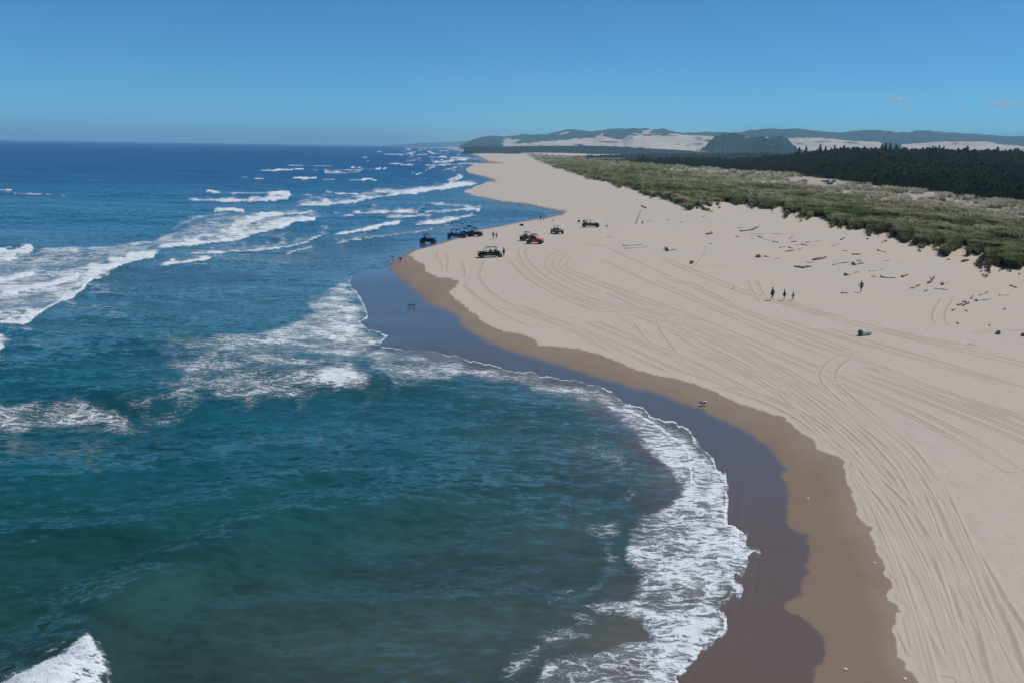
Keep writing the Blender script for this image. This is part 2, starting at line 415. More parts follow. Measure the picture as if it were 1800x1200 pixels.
ruts = t.math('MAXIMUM', rut, t.math('MULTIPLY', rut2, 0.7))
c_dry = t.mix(t.math('MULTIPLY', t.math('MULTIPLY', ruts, zone), 0.22), c_dry, (0.36, 0.30, 0.245))
# damp and mirror-wet sand
d_n = t.mapr(t.noise(geo, 0.35, 4), 0.3, 0.7)
c_damp = t.mix(t.mapr(t.attr('dampness'), 0.0, 0.9, kind='LINEAR'), (0.300, 0.228, 0.172), (0.250, 0.182, 0.128))
c_damp = t.mix(t.math('MULTIPLY', d_n, 0.18), c_damp, (0.17, 0.125, 0.085))
c_wet_sky = t.mix(t.mapr(t.attr('dist'), 30.0, 75.0), (0.150, 0.104, 0.078), (0.112, 0.124, 0.140))  # brown wet sand nearby; farther off, bluish sky reflection painted into the colour
c_w = t.mix(t.attr('sheen'), c_damp, c_wet_sky)
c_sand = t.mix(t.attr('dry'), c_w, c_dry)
# ground under the dune plants
g_n = t.mapr(t.noise(geo, 0.22, 5, .65), 0.35, 0.65)
c_veg = t.mix(g_n, (0.17, 0.18, 0.085), (0.38, 0.335, 0.235))
c_back = t.mix(g_n, (0.24, 0.205, 0.15), (0.46, 0.40, 0.32))
c_veg = t.mix(t.attr('back'), c_veg, c_back)
c_veg = t.mix(t.attr('bare'), c_veg, (0.46, 0.39, 0.31))
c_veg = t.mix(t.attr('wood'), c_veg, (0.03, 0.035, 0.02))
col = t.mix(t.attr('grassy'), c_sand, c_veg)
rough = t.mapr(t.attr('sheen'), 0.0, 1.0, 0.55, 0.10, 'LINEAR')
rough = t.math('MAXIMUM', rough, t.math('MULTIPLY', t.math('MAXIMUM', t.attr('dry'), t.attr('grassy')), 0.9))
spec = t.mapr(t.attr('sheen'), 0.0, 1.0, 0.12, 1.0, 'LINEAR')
hgt = t.math('ADD', t.math('MULTIPLY', t.math('MULTIPLY', ruts, zone), -0.025),
             t.math('ADD', t.math('MULTIPLY', t.math('SUBTRACT', t.noise(geo, 1.1, 4, .6), .5), 0.09), t.math('MULTIPLY', t.math('SUBTRACT', n_fine, .5), 0.008)))
hgt = t.math('MULTIPLY', hgt, t.math('MAXIMUM', t.attr('dry_soft'), 0.02))
nrm = t.bump(hgt, 1.0, 1.0)
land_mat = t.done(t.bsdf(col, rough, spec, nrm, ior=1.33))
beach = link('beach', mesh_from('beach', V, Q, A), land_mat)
tag(beach, kind='structure')

# ================================================================== sea
# broken and breaking waves: crest line (px), half width shoreward, width seaward, strength, crest height m
def S(pts, w=2.5, back=6, I=1.15, h=0.25, lace=0.75): return (pts, w, back, I, h, lace)
STROKES = [
 S([(-60,452),(0,452),(35,449),(53,445)], 7, 5, 1.4, .6), S([(55,450),(120,446),(180,437),(250,427),(300,410)], 5, 5, .85, .1),
 S([(262,434),(320,428),(361,422),(400,418),(450,407),(500,397),(530,391),(552,388)], 4, 14, 1.35, .45),
 S([(400,399),(440,392),(483,381),(510,377),(537,376)], 4.5, 9, 1.35, .45), S([(378,371),(400,369),(426,371)], 4, 3, 1.5, .8),
 S([(300,401),(330,392),(370,381),(400,377)], 3, 6, .7, .1), S([(-60,500),(0,490),(25,487),(55,481)], 4, 5, 1.3, .3),
 S([(-60,540),(0,524),(40,515),(80,503),(119,490),(137,482)], 4, 7, 1.25, .3), S([(147,483),(190,475),(222,466),(250,459),(269,455)], 4.5, 12, 1.3, .4),
 S([(160,488),(150,500),(144,516),(115,532),(80,556),(60,571),(43,578),(0,581),(-60,580)], 4, 16, 1.3, .4),
 S([(281,473),(320,468),(345,463),(369,460)], 2.2, 6, 1.1, .15), S([(320,453),(360,447),(400,441),(450,436),(500,430),(533,422),(567,413)], 2.2, 12, 1.05, .2, .6),
 S([(503,442),(520,436),(547,429)], 1.6, 3, .8, .1), S([(585,412),(610,408),(636,404),(672,398),(700,392)], 2.6, 4, 1.35, .4),
 S([(575,424),(620,420),(678,415),(719,411),(758,404)], 1.6, 4, .95, .15), S([(728,394),(775,391),(800,386),(825,381)], 1.8, 5, 1.2, .2),
 S([(678,383),(720,382),(756,380)], 2, 4, 1.1, .2), S([(617,374),(650,373),(690,372),(733,373)], 2.4, 7, 1.15, .3), S([(604,381),(622,380)], 2, 2, 1.2, .4),
 S([(736,361),(789,363),(844,367)], 1.6, 4, 1.0, .2), S([(747,373),(803,373),(825,371),(842,373)], 2.2, 4, 1.2, .2),
 S([(510,362),(567,360),(594,359),(625,356),(678,344),(733,337),(789,330),(828,325)], 3.2, 7, 1.3, .4), S([(400,352),(456,352),(506,349)], 3, 3, 1.35, .5),
 S([(400,342),(450,342),(506,341)], 1.6, 2, .9, .2), S([(474,344),(490,342),(507,344)], 4.5, 2, 1.5, .8), S([(330,349),(370,352),(417,352)], 2.0, 3, 1.2, .4),
 S([(364,339),(386,341)], 3, 2, 1.4, .7), S([(386,342),(420,343),(470,342)], 1.0, 1.5, .8, .2), S([(572,337),(600,341),(628,341)], 2, 2.5, 1.2, .4), S([(508,345),(572,345),(600,343)], 1.3, 2, .9, .2),
 S([(628,341),(660,338),(700,335),(730,335)], 2, 5, .95, .2), S([(515,313.5),(556,313.5)], 2.2, 1.6, 1.5, .8), S([(400,319),(460,319.5)], .9, 1, .9, .3), S([(422,312),(460,311),(486,312.5)], 1.1, 1, .9, .3), S([(448,315),(462,315)], 1.3, 1, 1.2, .3),
 S([(564,316),(600,316.5),(636,317)], .9, 1.2, .9, .3), S([(636,317),(650,315.5),(661,318)], 1.7, 1.5, 1.35, .5), S([(669,316),(719,317)], .8, .8, .6, .2),
 S([(457,300.5),(490,300),(533,297)], 1.8, 1.6, 1.35, .6), S([(533,299),(580,299),(636,299)], 1.1, 1, .95, .3), S([(569,304),(600,304.5),(628,304)], 1.4, 3.5, 1.15, .4), S([(628,304),(637,298)], 1.4, 2, 1.2, .3),
 S([(503,291),(540,292.5),(585,292.5)], .9, 1.3, 1.1, .4), S([(617,294),(633,294.5)], 1.4, 1, 1.3, .5), S([(661,297.5),(680,296)], 1.5, 1, 1.2, .5), S([(640,298),(661,297)], .9, .9, .8, .3),
 S([(683,288),(700,288.5),(705,290),(725,290.5)], 1.6, 1.4, 1.35, .5), S([(-60,334),(0,334.5),(20,335)], 1.5, 1.2, 1.3, .5), S([(8,338),(60,341),(118,342.5)], .9, 1.3, .9, .3), S([(30,329.5),(55,329.5)], .6, .6, .6, .1),
 S([(664,267),(672,268)], 1, .8, 1.3, .5), S([(638,277),(646,277)], 1, .8, 1.2, .5), S([(644,282),(650,283)], 1, .8, 1.2, .5),
 S([(672,271),(690,272.5),(710,271),(745,271.5)], 1.1, 1.2, 1.15, .5), S([(755,271),(790,270)], .8, 1, .9, .3), S([(750,277),(800,278),(820,277)], .9, 1.2, 1.1, .4), S([(760,286),(785,284),(815,281),(840,280)], 1.4, 2.5, 1.2, .4),
 S([(750,292),(790,290),(820,288),(850,288)], 1.1, 2, .9, .3), S([(830,288.5),(845,287)], .7, 1, .9, .2),
 S([(724,304),(732,307),(740,305)], 1.2, 1.5, 1.2, .4), S([(738,316),(748,316)], 1, .9, 1.2, .4), S([(795,296),(815,293)], .9, 1.5, .9, .2), S([(820,317),(845,316)], .7, .8, .6, .1),
 S([(786,318),(800,314),(806,309),(812,312),(800,318),(790,324)], 2.2, 3, 1.25, .4), S([(740,335),(775,330),(800,327),(828,325)], 2.2, 3.5, 1.3, .4), S([(780,300),(790,297),(800,300)], 1.4, 1.8, 1.1, .3),
 S([(747,300),(765,292)], 2.0, 2.5, .8, .3), S([(-60,604),(-8,604),(0,620),(2,636),(-8,645),(-60,660)], 4, 12, 1.3, .4),
]
r2 = random.Random(5)
for k in range(120):
    y = 258.8 + 34*r2.random()**1.5
    x0 = 700 - (y-258)*0.2 if y > 264 else 704; x1 = 800 + (y-262)*1.3
    x = x0 + (x1-x0)*r2.random()**0.85; L = 4+10*r2.random()*(0.5+(y-258)/30)
    STROKES.append(S([(x, y), (x+L*.5, y+r2.uniform(-.4, .4)), (x+L, y+.0157*L)], .4+.4*r2.random()*(y-255)/14, .6+.5*r2.random(), r2.uniform(.5, 1.05), .1))
for k in range(26):
    x = r2.uniform(560, 800); y = r2.uniform(328, 400); L = r2.uniform(8, 40)
    if inside(_front_closed, np.array([x+L]), np.array([y]))[0]: continue
    STROKES.append(S([(x, y), (x+L*.5, y+r2.uniform(-1, .4)), (x+L, y-r2.uniform(-1, 3))], r2.uniform(.5, .9), 1.6, r2.uniform(.35, .75), .05))

# lacy foam patches: polygon, strength, softness px
PATCH = [
 ([(-60,450),(60,448),(180,430),(260,420),(300,400),(370,380),(430,372),(545,376),(552,388),(480,402),(400,420),(262,437),(268,456),(220,466),(160,480),(160,490),(146,514),(100,545),(55,572),(0,580),(-60,580)], .70, 6),
 ([(280,440),(400,421),(500,404),(560,395),(600,405),(560,413),(480,424),(400,436),(330,452),(290,462)], .52, 8),
 ([(683,471),(640,481),(620,497),(638,515),(653,538),(660,555),(645,568),(657,577),(680,590),(664,604),(620,640),(560,640),(440,640),(330,640),(280,625),(380,605),(440,595),(490,575),(540,548),(520,530),(570,512),(585,498),(560,487),(590,480)], .66, 10),
 ([(640,483),(620,497),(638,515),(653,538),(660,555),(645,568),(657,577),(680,590),(664,603),(610,625),(560,620),(560,590),(590,560),(600,530),(590,500)], .84, 14),
 ([(617,640),(650,660),(672,671),(658,690),(600,700),(520,705),(500,690),(540,665),(590,650)], 1.12, 14),
 ([(617,642),(672,671),(655,692),(560,715),(400,722),(280,712),(300,690),(420,680),(520,655)], .72, 16),
 ([(-80,715),(60,712),(120,712),(230,735),(290,755),(240,768),(120,760),(60,752),(0,772),(-80,775)], .66, 12),
 ([(280,725),(420,735),(300,755),(200,745)], .40, 10), ([(0,588),(160,590),(230,605),(140,625),(0,625)], .26, 16), ([(400,530),(480,535),(500,560),(420,560)], .33, 14),
 ([(380,560),(440,566),(420,590),(370,575)], .32, 10), ([(0,640),(120,640),(150,690),(60,720),(0,700)], .22, 20),
 ([(250,628),(430,600),(640,596),(690,700),(560,722),(420,735),(240,748),(180,715),(280,680)], .52, 26), ([(230,600),(330,585),(420,600),(360,640),(250,640)], .40, 16),
 ([(700,690),(830,676),(940,690),(1010,716),(1080,765),(1125,830),(1110,880),(1060,900),(1085,850),(1030,770),(960,730),(850,705)], .46, 22),
 ([(1010,900),(1100,890),(1110,1020),(1060,1060),(940,1100),(960,1040),(1040,1000)], .44, 24), ([(880,1120),(1000,1100),(1090,1110),(990,1160),(900,1200),(820,1230)], .46, 22),
 # the curved swash in front of the beach
 ([(663,604),(677,610),(767,623),(857,642),(947,658),(993,667),(1058,681),(1113,713),(1153,727),(1204,762),(1242,798),(1265,817),(1285,854),(1287,900),(1313,931),(1340,970),(1308,1005),(1306,1033),(1271,1067),(1287,1106),(1225,1162),(1195,1180),(1180,1300),(1150,1560),
   (800,1560),(900,1215),(960,1160),(1060,1140),(1130,1120),(1115,1085),(1060,1075),(1110,1045),(1125,1010),(1095,985),(1100,950),(1095,925),(1165,892),(1190,870),(1170,840),(1135,800),(1105,765),(1060,722),(990,706),(933,690),(850,678),(820,668),(733,690),(690,700),(640,660),(622,630)], .64, 9),
 ([(857,642),(947,658),(1058,681),(1153,727),(1204,762),(1265,817),(1285,854),(1287,900),(1313,931),(1340,970),(1306,1033),(1271,1067),(1287,1106),(1195,1180),(1150,1560),(1000,1560),(1080,1200),(1180,1130),(1200,1060),(1160,1000),(1180,930),(1215,870),(1195,810),(1150,755),(1070,715),(960,690),(880,665)], .73, 16),
 ([(1080,820),(1120,812),(1150,850),(1090,860)], .45, 14), ([(1040,905),(1100,900),(1100,940),(1060,945)], .50, 10), ([(1035,970),(1090,960),(1110,1010),(1060,1010)], .46, 10),
 ([(1010,1060),(1130,1048),(1180,1070),(1150,1100),(1060,1085)], .58, 10), ([(1000,1070),(1060,1075),(1050,1110),(1000,1110)], .38, 12), ([(960,1160),(1020,1155),(990,1185),(930,1200)], 1.05, 10),
 ([(940,720),(1010,712),(1110,790),(1140,850),(1090,880),(1060,800)], .30, 14),
 # breaker tip at the bottom left
 ([(147,1124),(156,1120),(168,1131),(180,1145),(186,1152),(190,1172),(178,1185),(190,1210),(200,1300),(120,1560),(-80,1560),(-80,1205),(0,1195),(58,1178),(100,1158),(125,1142)], 1.12, 7),
 ([(170,1120),(200,1160),(195,1200),(175,1190),(165,1140)], .5, 6), ([(80,1145),(115,1128),(125,1136),(100,1160),(50,1176)], .5, 6),
 ([(0,1180),(60,1172),(60,1190),(0,1200)], .55, 8),
]
FN = fbm(GX/2.4, GY/2.4, 71, 4)-0.5
FN2 = fbm(GX/11.0, GY/16.0, 77, 3)-0.5
sea_sel = dF < 9
sx, sy = PX.copy(), PY.copy()
D = np.zeros(len(PX)); SZ = np.zeros(len(PX))
wx, wy = wobble(PX, PY)
px_per_m = FPX/np.maximum(np.hypot(GX, GY), 15)
wob = (fbm(GX/2.2, GY/3.5, 91, 4)-0.5)
for poly, I, soft in PATCH:
    p = np.array(poly, float)
    m = sea_sel & (PX > p[:, 0].min()-60) & (PX < p[:, 0].max()+60) & (PY > p[:, 1].min()-60) & (PY < p[:, 1].max()+60)
    ii = np.nonzero(m)[0]
    X = PX[ii] + wob[ii]*soft*3.2; Y = PY[ii] + (fbm(GX[ii]/2.0+9, GY[ii]/3.0, 95, 3)-0.5)*soft*2.4
    d = pdist(poly+[poly[0]], X, Y); d = np.where(inside(poly, X, Y), d, -d)
    v = I*sstep(-soft, soft*(1 if I > 1.2 else 2.2), d)*(1 + (.8 if I > 1.2 else 1.15)*FN[ii] + (0 if I > 1.3 else .5)*FN2[ii])
    D[ii] = np.maximum(D[ii], v)
for pts, w, bk, I, h, lace in STROKES:
    p = np.array(pts, float)
    mg = 4*max(w, bk)+6
    m = sea_sel & (PX > p[:, 0].min()-mg) & (PX < p[:, 0].max()+mg) & (PY > p[:, 1].min()-mg) & (PY < p[:, 1].max()+mg)
    ii = np.nonzero(m)[0]
    if not len(ii): continue
    X = PX[ii]; Y = PY[ii] + wob[ii]*w*1.6
    d = pdist(smooth(pts, 1), X, Y)
    rag = fbm(PX[ii]/(5+4*w), PY[ii]/(2.5+w), 701, 3)            # ragged, broken crest
    d = d*(1.9-1.5*rag) if w < 12 else d
    yc = np.interp(X, *(p[np.argsort(p[:, 0])].T))
    sea_side = Y < yc
    ex = np.minimum(sstep(p[:, 0].min()-2*w-2, p[:, 0].min()+0.12*np.ptp(p[:, 0]), X), 1)
    front = I*np.exp(-(d/(w*0.95))**4)
    trail = I*lace*np.exp(-(d/(bk*1.3))**2)
    v = np.where(sea_side, np.maximum(front, trail*(0.55+0.9*rag)), front)*(0.2+0.8*ex)*(1+0.5*FN2[ii])*(0.62+0.7*rag)
    D[ii] = np.maximum(D[ii], v)
    prof = np.where(sea_side, np.exp(-(d/(bk*1.6+w))**2), np.exp(-(d/(w*1.1))**2))
    SZ[ii] = np.maximum(SZ[ii], np.minimum(0.6*h, 0.5*w*GY[ii]/FPX)*prof*(0.3+0.7*ex)*(0.5+vnoise(GX[ii]/4, GY[ii]/6, 19))*np.clip(220/np.hypot(GX[ii], GY[ii]), .12, 1))
dist = np.hypot(GX, GY)
# lines left by the swash: bright rim at the very front, and one inner bore line
rim = np.exp(-(np.abs(dF+0.12)/(0.16+dist*0.0016))**2)*sstep(470, 500, PY)*(0.55+0.9*vnoise(GX/1.3, GY/1.3, 8))
D = np.maximum(D, 0.80*rim)
for pts, w, I in [([(1104,722),(1140,740),(1180,768),(1207,790),(1212,815),(1212,850),(1216,876)], 2.2, 1.3), ([(1200,1178),(1215,1180),(1232,1192),(1243,1210)], 1.6, 1.3),
                  ([(1200,1178),(1185,1200),(1180,1230)], 2, .9)]:
    d = pdist(smooth(pts), PX+wob*9, PY)
    D = np.maximum(D, I*np.exp(-(d/w)**2))
# ---- swells
def swell(pts, h, wf, wb, x0=None, x1=None):
    """ridge of water along a traced crest: steep front (to the beach), long back"""
    g = ground_poly(smooth(pts, 2))
    d = pdist(g, GX, GY)
    gs = g[np.argsort(g[:, 0])]
    s = np.where(GY > np.interp(GX, gs[:, 0], gs[:, 1]), d, -d)
    prof = np.where(s > 0, np.exp(-(s/wb)**2), np.exp(-(s/wf)**2))
    a = np.array(pts, float)[:, 0]
    lo, hi = a.min(), a.max(); t = (PX-lo)/(hi-lo)
    return h*prof*sstep(-0.12, 0.12, t)*sstep(1.12, 0.55, t)
for pts, h, wf, wb in [
   ([(-200,1480),(0,1290),(100,1190),(163,1121),(245,1045),(323,1000),(389,977),(440,951),(500,925),(583,913),(700,893),(850,880)], 1.05, 1.9, 3.4),
   ([(-300,980),(0,960),(150,950),(272,934),(350,909),(428,886),(486,852),(545,843),(661,820),(800,812)], .60, 1.9, 3.6),
   ([(-300,840),(0,832),(200,832),(400,815),(560,770),(700,745)], .46, 2.2, 4.2),
   ([(400,1010),(560,985),(700,968),(850,955),(1000,950)], .26, 1.2, 2.4), ([(300,1110),(450,1075),(600,1060),(800,1050),(950,1030)], .22, 1.0, 2.0),
   ([(-200,742),(0,738),(60,720),(160,712),(300,716),(450,712),(600,705),(690,690)], .45, 1.8, 6.0), ([(-200,700),(0,690),(60,684),(120,700),(200,712)], .3, 1.5, 5),
   ([(150,620),(280,606),(400,610)], .25, 3, 8), ([(640,720),(800,730),(950,760),(1080,830)], .12, 1.4, 3.5)]:
    SZ = np.maximum(SZ, swell(pts, h, wf, wb))
spacing = GY**2*6.6e-5
def waves():
    z = np.zeros(len(GX)); r = np.random.default_rng(3)
    for k in range(46):
        lam = 1.3*1.115**k
        th = r.normal(0.10, 0.30); kx, ky = math.sin(th)*2*math.pi/lam, math.cos(th)*2*math.pi/lam
        amp = 0.0125*lam**0.72
        att = sstep(3.5, 7.0, lam/np.maximum(spacing, 1e-6))
        ph = r.uniform(0, 6.28)
        w = 1.2*(fbm(GX/(lam*6)+k, GY/(lam*4), 200+k, 2)-0.5)*6.28
        s = np.sin(kx*GX+ky*GY+ph+w)
        z += np.minimum(amp, 0.24*CAMH/np.maximum(GY, 20)*lam/6.28)*att*(s + 0.35*(s*s-0.5))
    return z
shore = sstep(0, 16, -dF)
body_gain = (1.75 - 0.25*sstep(240, 470, PY-hor(PX)))[:, None]
WZ = waves()*(0.08+0.92*shore)*0.46
SEAZ = 0.05 + SZ*sstep(0.0, 3.0, -dF) + WZ*sstep(0.3, 5, -dF) + 0.035*np.clip(D, 0, 1)*sstep(.1, .6, -dF)
SEAZ = SEAZ + 0.22*np.clip(D-.75, 0, .5)*(fbm(GX/.8, GY/.9, 881, 3)-.4)*sstep(.3, 2, -dF)
SEAZ = np.where(dF > -0.35, 0.05 - 0.05*sstep(-0.35, 0.25, dF) - 0.12*np.maximum(dF, 0), SEAZ)
SV = GP.copy(); SV[:, 2] = SEAZ
# colour of the water body (depth, sand stirred up), before any reflection
hy = PY - hor(PX)
st = np.array([0, 30, 80, 140, 200, 280, 360, 450, 560, 700, 850, 1000, 1400], float)
cr = np.array([(.0004,.028,.092),(.0006,.034,.098),(.002,.046,.102),(.006,.058,.104),(.030,.080,.112),(.027,.080,.108),(.010,.066,.084),(.003,.060,.078),(.004,.056,.066),(.006,.050,.052),(.010,.044,.038),(.014,.040,.031),(.014,.040,.031)])
warp_h = hy + 120*FN2*sstep(100, 400, hy)
body = np.stack([np.interp(warp_h, st, cr[:, k]) for k in range(3)], 1)
stir = np.exp(-np.maximum(-dF-9.0, 0)/9.0)*sstep(560, 700, PY)                 # stirred sand near the swash
stir = np.maximum(stir, 0.8*sstep(360, 0, np.hypot((PX-980)/1.5, (PY-1120))))
stir = np.clip(0.42*stir*(1+1.6*FN2), 0, 1)[:, None]
body = body*(1-stir) + np.array([.062, .066, .060])*stir
shal = (sstep(7, 1, -dF)*sstep(560, 640, PY))[:, None]
shal = np.maximum(shal, (1.0*0.6*sstep(1.5, .2, np.hypot((PX-1085)/80, (PY-1108)/24)+1.6*FN))[:, None])
body = body*(1-shal) + np.array([.088, .076, .066])*shal
lag = sstep(1.3, 0.6, np.hypot((PX-720)/190, (PY-420)/70))*sstep(-14, 0, dF)[()]
lag = np.maximum(lag, sstep(40, 4, -dF)*sstep(500, 440, PY))[:, None]*0.7
body = body*(1-lag)*1.0 + np.array([.040, .072, .105])*lag
keep_s = dF < 3
keep_q = keep_s[QUADS].any(1)
V, Q, A = submesh(SV, QUADS, keep_q, dict(foam=D, body=body*body_gain, dist=dist, shoal=sstep(12, 0, -dF)))
t = NT('sea_water')
geo = t.n('NewGeometry').outputs['Position']
gnode = t.n('NewGeometry')
def ridged(v, a):       # thin lines where the noise crosses its middle
    r = t.math('ABSOLUTE', t.math('SUBTRACT', v, 0.5))
    return t.mapr(r, 0.0, a, 1.0, 0.0, 'LINEAR')
w_ = t.noise(geo, 0.7, 2, .5, what=1)
wv = t.n('VectorMath', operation='MULTIPLY_ADD'); t.l(w_, wv.inputs[0]); wv.inputs[1].default_value = (0.9, 0.9, 0); t.l(geo, wv.inputs[2])
p1 = ridged(t.noise(t.vmul(wv.outputs[0], (0.40, 1.0, 1)), 1.5, 4, .62), 0.15)
p2 = ridged(t.noise(t.vmul(wv.outputs[0], (0.32, 1.0, 1)), 3.4, 4, .65), 0.15)
p3 = ridged(t.noise(t.vmul(wv.outputs[0], (0.6, 1.0, 1)), 0.42, 4, .6), 0.15)
far = t.mapr(t.attr('dist'), 60.0, 180.0)
pa = t.math('MAXIMUM', t.math('MULTIPLY', p1, 0.95), t.math('MULTIPLY', p2, 0.78))
pb = t.math('MAXIMUM', t.math('MULTIPLY', p3, 0.95), t.math('MULTIPLY', p1, 0.8))
mx = t.n('Mix', data_type='FLOAT'); t.l(far, mx.inputs[0]); t.l(pa, mx.inputs[2]); t.l(pb, mx.inputs[3])
fine = t.noise(geo, 9.0, 3, .7)
pat = t.math('ADD', t.math('MULTIPLY', mx.outputs[0], 0.86), t.math('MULTIPLY', fine, 0.14))
thr = t.math('SUBTRACT', 1.0, t.attr('foam'))
fm = t.n('MapRange', interpolation_type='SMOOTHSTEP'); t.l(pat, fm.inputs[0]); t.l(thr, fm.inputs[1]); t.l(t.math('ADD', thr, t.mapr(t.attr('dist'), 60.0, 200.0, 0.52, 0.95, 'LINEAR')), fm.inputs[2])
mask = t.math('MULTIPLY', fm.outputs[0], t.mapr(t.attr('foam'), 0.05, 0.35))
veil = t.math('MULTIPLY', t.mapr(t.attr('foam'), 0.22, 1.05), 0.32)     # milky film between the filaments
cover = t.math('MAXIMUM', mask, veil)
body_c = t.attr('body', 'Color')
bn = t.mapr(t.noise(t.vmul(geo, (0.35, 1, 1)), 0.12, 4, .6), 0.3, 0.7, 0.82, 1.2)
vv = t.n('VectorMath', operation='SCALE'); t.l(body_c, vv.inputs[0]); t.l(bn, vv.inputs['Scale'])
fgrain = t.math('ADD', t.math('MULTIPLY', mx.outputs[0], 0.6), t.math('MULTIPLY', t.noise(t.vmul(geo, (.45, 1.0, 1)), 2.2, 5, .7), 0.55))
foam_c = t.mix(t.mapr(fgrain, .25, .8), (0.33, 0.43, 0.47), (0.80, 0.83, 0.83))
col = t.mix(cover, vv.outputs[0], foam_c)
# ripples: slopes at several sizes
def slope(scale, xs, amp, det=3):
    nz = t.noise(t.vmul(geo, (xs, 1.0, 1.0)), scale, det, .55, what=1)
    a = t.n('VectorMath', operation='SUBTRACT'); t.l(nz, a.inputs[0]); a.inputs[1].default_value = (.5, .5, .5)
    b = t.n('VectorMath', operation='MULTIPLY'); t.l(a.outputs[0], b.inputs[0]); b.inputs[1].default_value = (amp*0.5, amp, 0)
    return b.outputs[0]
def vadd(a, b):
    v = t.n('VectorMath', operation='ADD'); t.l(a, v.inputs[0]); t.l(b, v.inputs[1]); return v.outputs[0]
sl = vadd(vadd(slope(2.9, .42, 1.5, 3), slope(1.1, .36, 1.1, 3)), vadd(slope(0.22, .3, .6, 3), slope(0.06, .25, .5, 3)))
calm = t.mapr(t.attr('shoal'), 0.0, 1.0, 1.0, 0.35, 'LINEAR')
sc = t.n('VectorMath', operation='SCALE'); t.l(sl, sc.inputs[0]); t.l(calm, sc.inputs['Scale'])
nv = t.n('VectorMath', operation='NORMALIZE'); t.l(vadd(gnode.outputs['Normal'], sc.outputs[0]), nv.inputs[0])
fh = t.math('MULTIPLY', cover, 0.05)
nf = t.bump(t.math('ADD', fh, t.math('MULTIPLY', t.math('MULTIPLY', mask, fine), 0.06)), 1.0, 1.0, nv.outputs[0])
rough = t.mix(mask, t.mapr(t.attr('dist'), 30., 600., 0.06, 0.30), (0.8, 0.8, 0.8))
sh = t.bsdf(col, rough, t.math('MULTIPLY', t.mapr(mask, 0, 1, 1.0, 0.3), t.mapr(t.attr('dist'), 150.0, 1500.0, 0.5, 0.30)), nf, ior=1.33)
sea_mat = t.done(sh)
sea = link('sea', mesh_from('sea', V, Q, A), sea_mat)
tag(sea, kind='structure')
# ================================================================== far hills, open dunes, woods
def hill_mat():
    t = NT('hill_cover'); geo = t.n('NewGeometry').outputs['Position']
    n1 = t.mapr(t.noise(geo, 0.012, 5, .65), .35, .65)
    n2 = t.mapr(t.noise(geo, 0.09, 3, .6), .3, .7)
    wood = t.mix(n1, (0.010, 0.022, 0.026), (0.024, 0.042, 0.042)); wood = t.mix(t.math('MULTIPLY', n2, .4), wood, (0.014, 0.022, 0.014))
    sand = t.mix(t.mapr(t.noise(t.vmul(geo, (1, .3, 1)), 0.006, 4, .6), .35, .65), (0.56, 0.49, 0.41), (0.47, 0.40, 0.33))
    return t.done(t.bsdf(t.mix(t.attr('sandy'), wood, sand), 0.9, 0.1))
HILL = hill_mat()
def ridge(name, outline, D, front, back, base=0.0, n=400, rough=(8, 60), sand=None, seed=1, kind='structure', mat=None, label=None, cat=None, skew=0.0, drop_py=None):
    """a real ridge of land: crest at distance D with the traced outline, slopes towards and away from the viewer"""
    o = np.array(outline, float)
    px = np.linspace(o[0, 0], o[-1, 0], n); py = np.interp(px, o[:, 0], o[:, 1])
    Dl = D*(1 + 0.10*(fbm(px/90, px*0, seed, 2)-.5))
    crest = at_dist(px, py, Dl)
    cz = np.maximum(crest[:, 2], base+0.5)
    cz = cz + (vnoise(px/ (rough[1]*0.12), px*0, seed+4)-0.5)*rough[0]*0.5
    m = 30; rows = []; tt = np.concatenate([np.linspace(-1, 0, m), np.linspace(0.12, 1, 6)])
    for q in tt:
        if q <= 0:
            Y = crest[:, 1] + q*front; f = 1-abs(q)
            z = base + (cz-base)*(f**1.25 if True else f)
            z = z + np.sin(math.pi*f)*(fbm(crest[:, 0]/rough[1]/6, Y/rough[1]/6, seed+9, 4)-0.5)*(cz-base)*0.55
        else:
            Y = crest[:, 1] + q*back; z = base + (cz-base)*(1-q)**1.1
        X = crest[:, 0]*Y/crest[:, 1]
        z = z + (fbm(X/rough[1], Y/rough[1], seed+13, 3)-0.5)*rough[0]*(1 if abs(q) < 1 else 0)*(0 if q == 0 else 1)
        rows.append(np.stack([X, Y, z], 1))
    V = np.concatenate(rows)
    # two end rows dive below the ground so that the ridge is closed
    ix = np.arange(len(tt)*n).reshape(len(tt), n)
    Q = np.stack([ix[:-1, :-1], ix[:-1, 1:], ix[1:, 1:], ix[1:, :-1]], -1).reshape(-1, 4)
    sandy = np.zeros(len(V))
    if sand is not None:
        X, Y = project(V)
        Y2 = Y + (fbm(X/9, Y*.8, 5, 4)-.5)*5.0; X2 = X + (fbm(X/7, Y*.8, 15, 3)-.5)*10
        for poly in sand: sandy = np.maximum(sandy, inside(poly, X2, Y2).astype(float))
        streak = fbm(X/30+3, Y/2.4, 57, 3)
        sandy = sandy*sstep(.24, .34, streak) if name == 'dune_sheet' else sandy
    ob = link(name, mesh_from(name, V, Q, dict(sandy=sandy)), mat or HILL)
    tag(ob, label, cat, kind=kind)
    return ob
ridge('hills', [(690,256.5),(740,251.5),(780,250.5),(830,248),(880,246),(960,246)], 14000, 2500, 2000, n=120, rough=(20, 300), seed=3)
SAND_HI = [[(885,246),(892,243.5),(903,246),(918,244.5),(908,250),(900,256),(884,256)], [(985,236),(1000,231),(1002,233),(990,237)],
           [(1128,235),(1132,230),(1150,227),(1142,233),(1135,236)], [(1040,246),(1056,236),(1062,233),(1058,240),(1050,247)]]
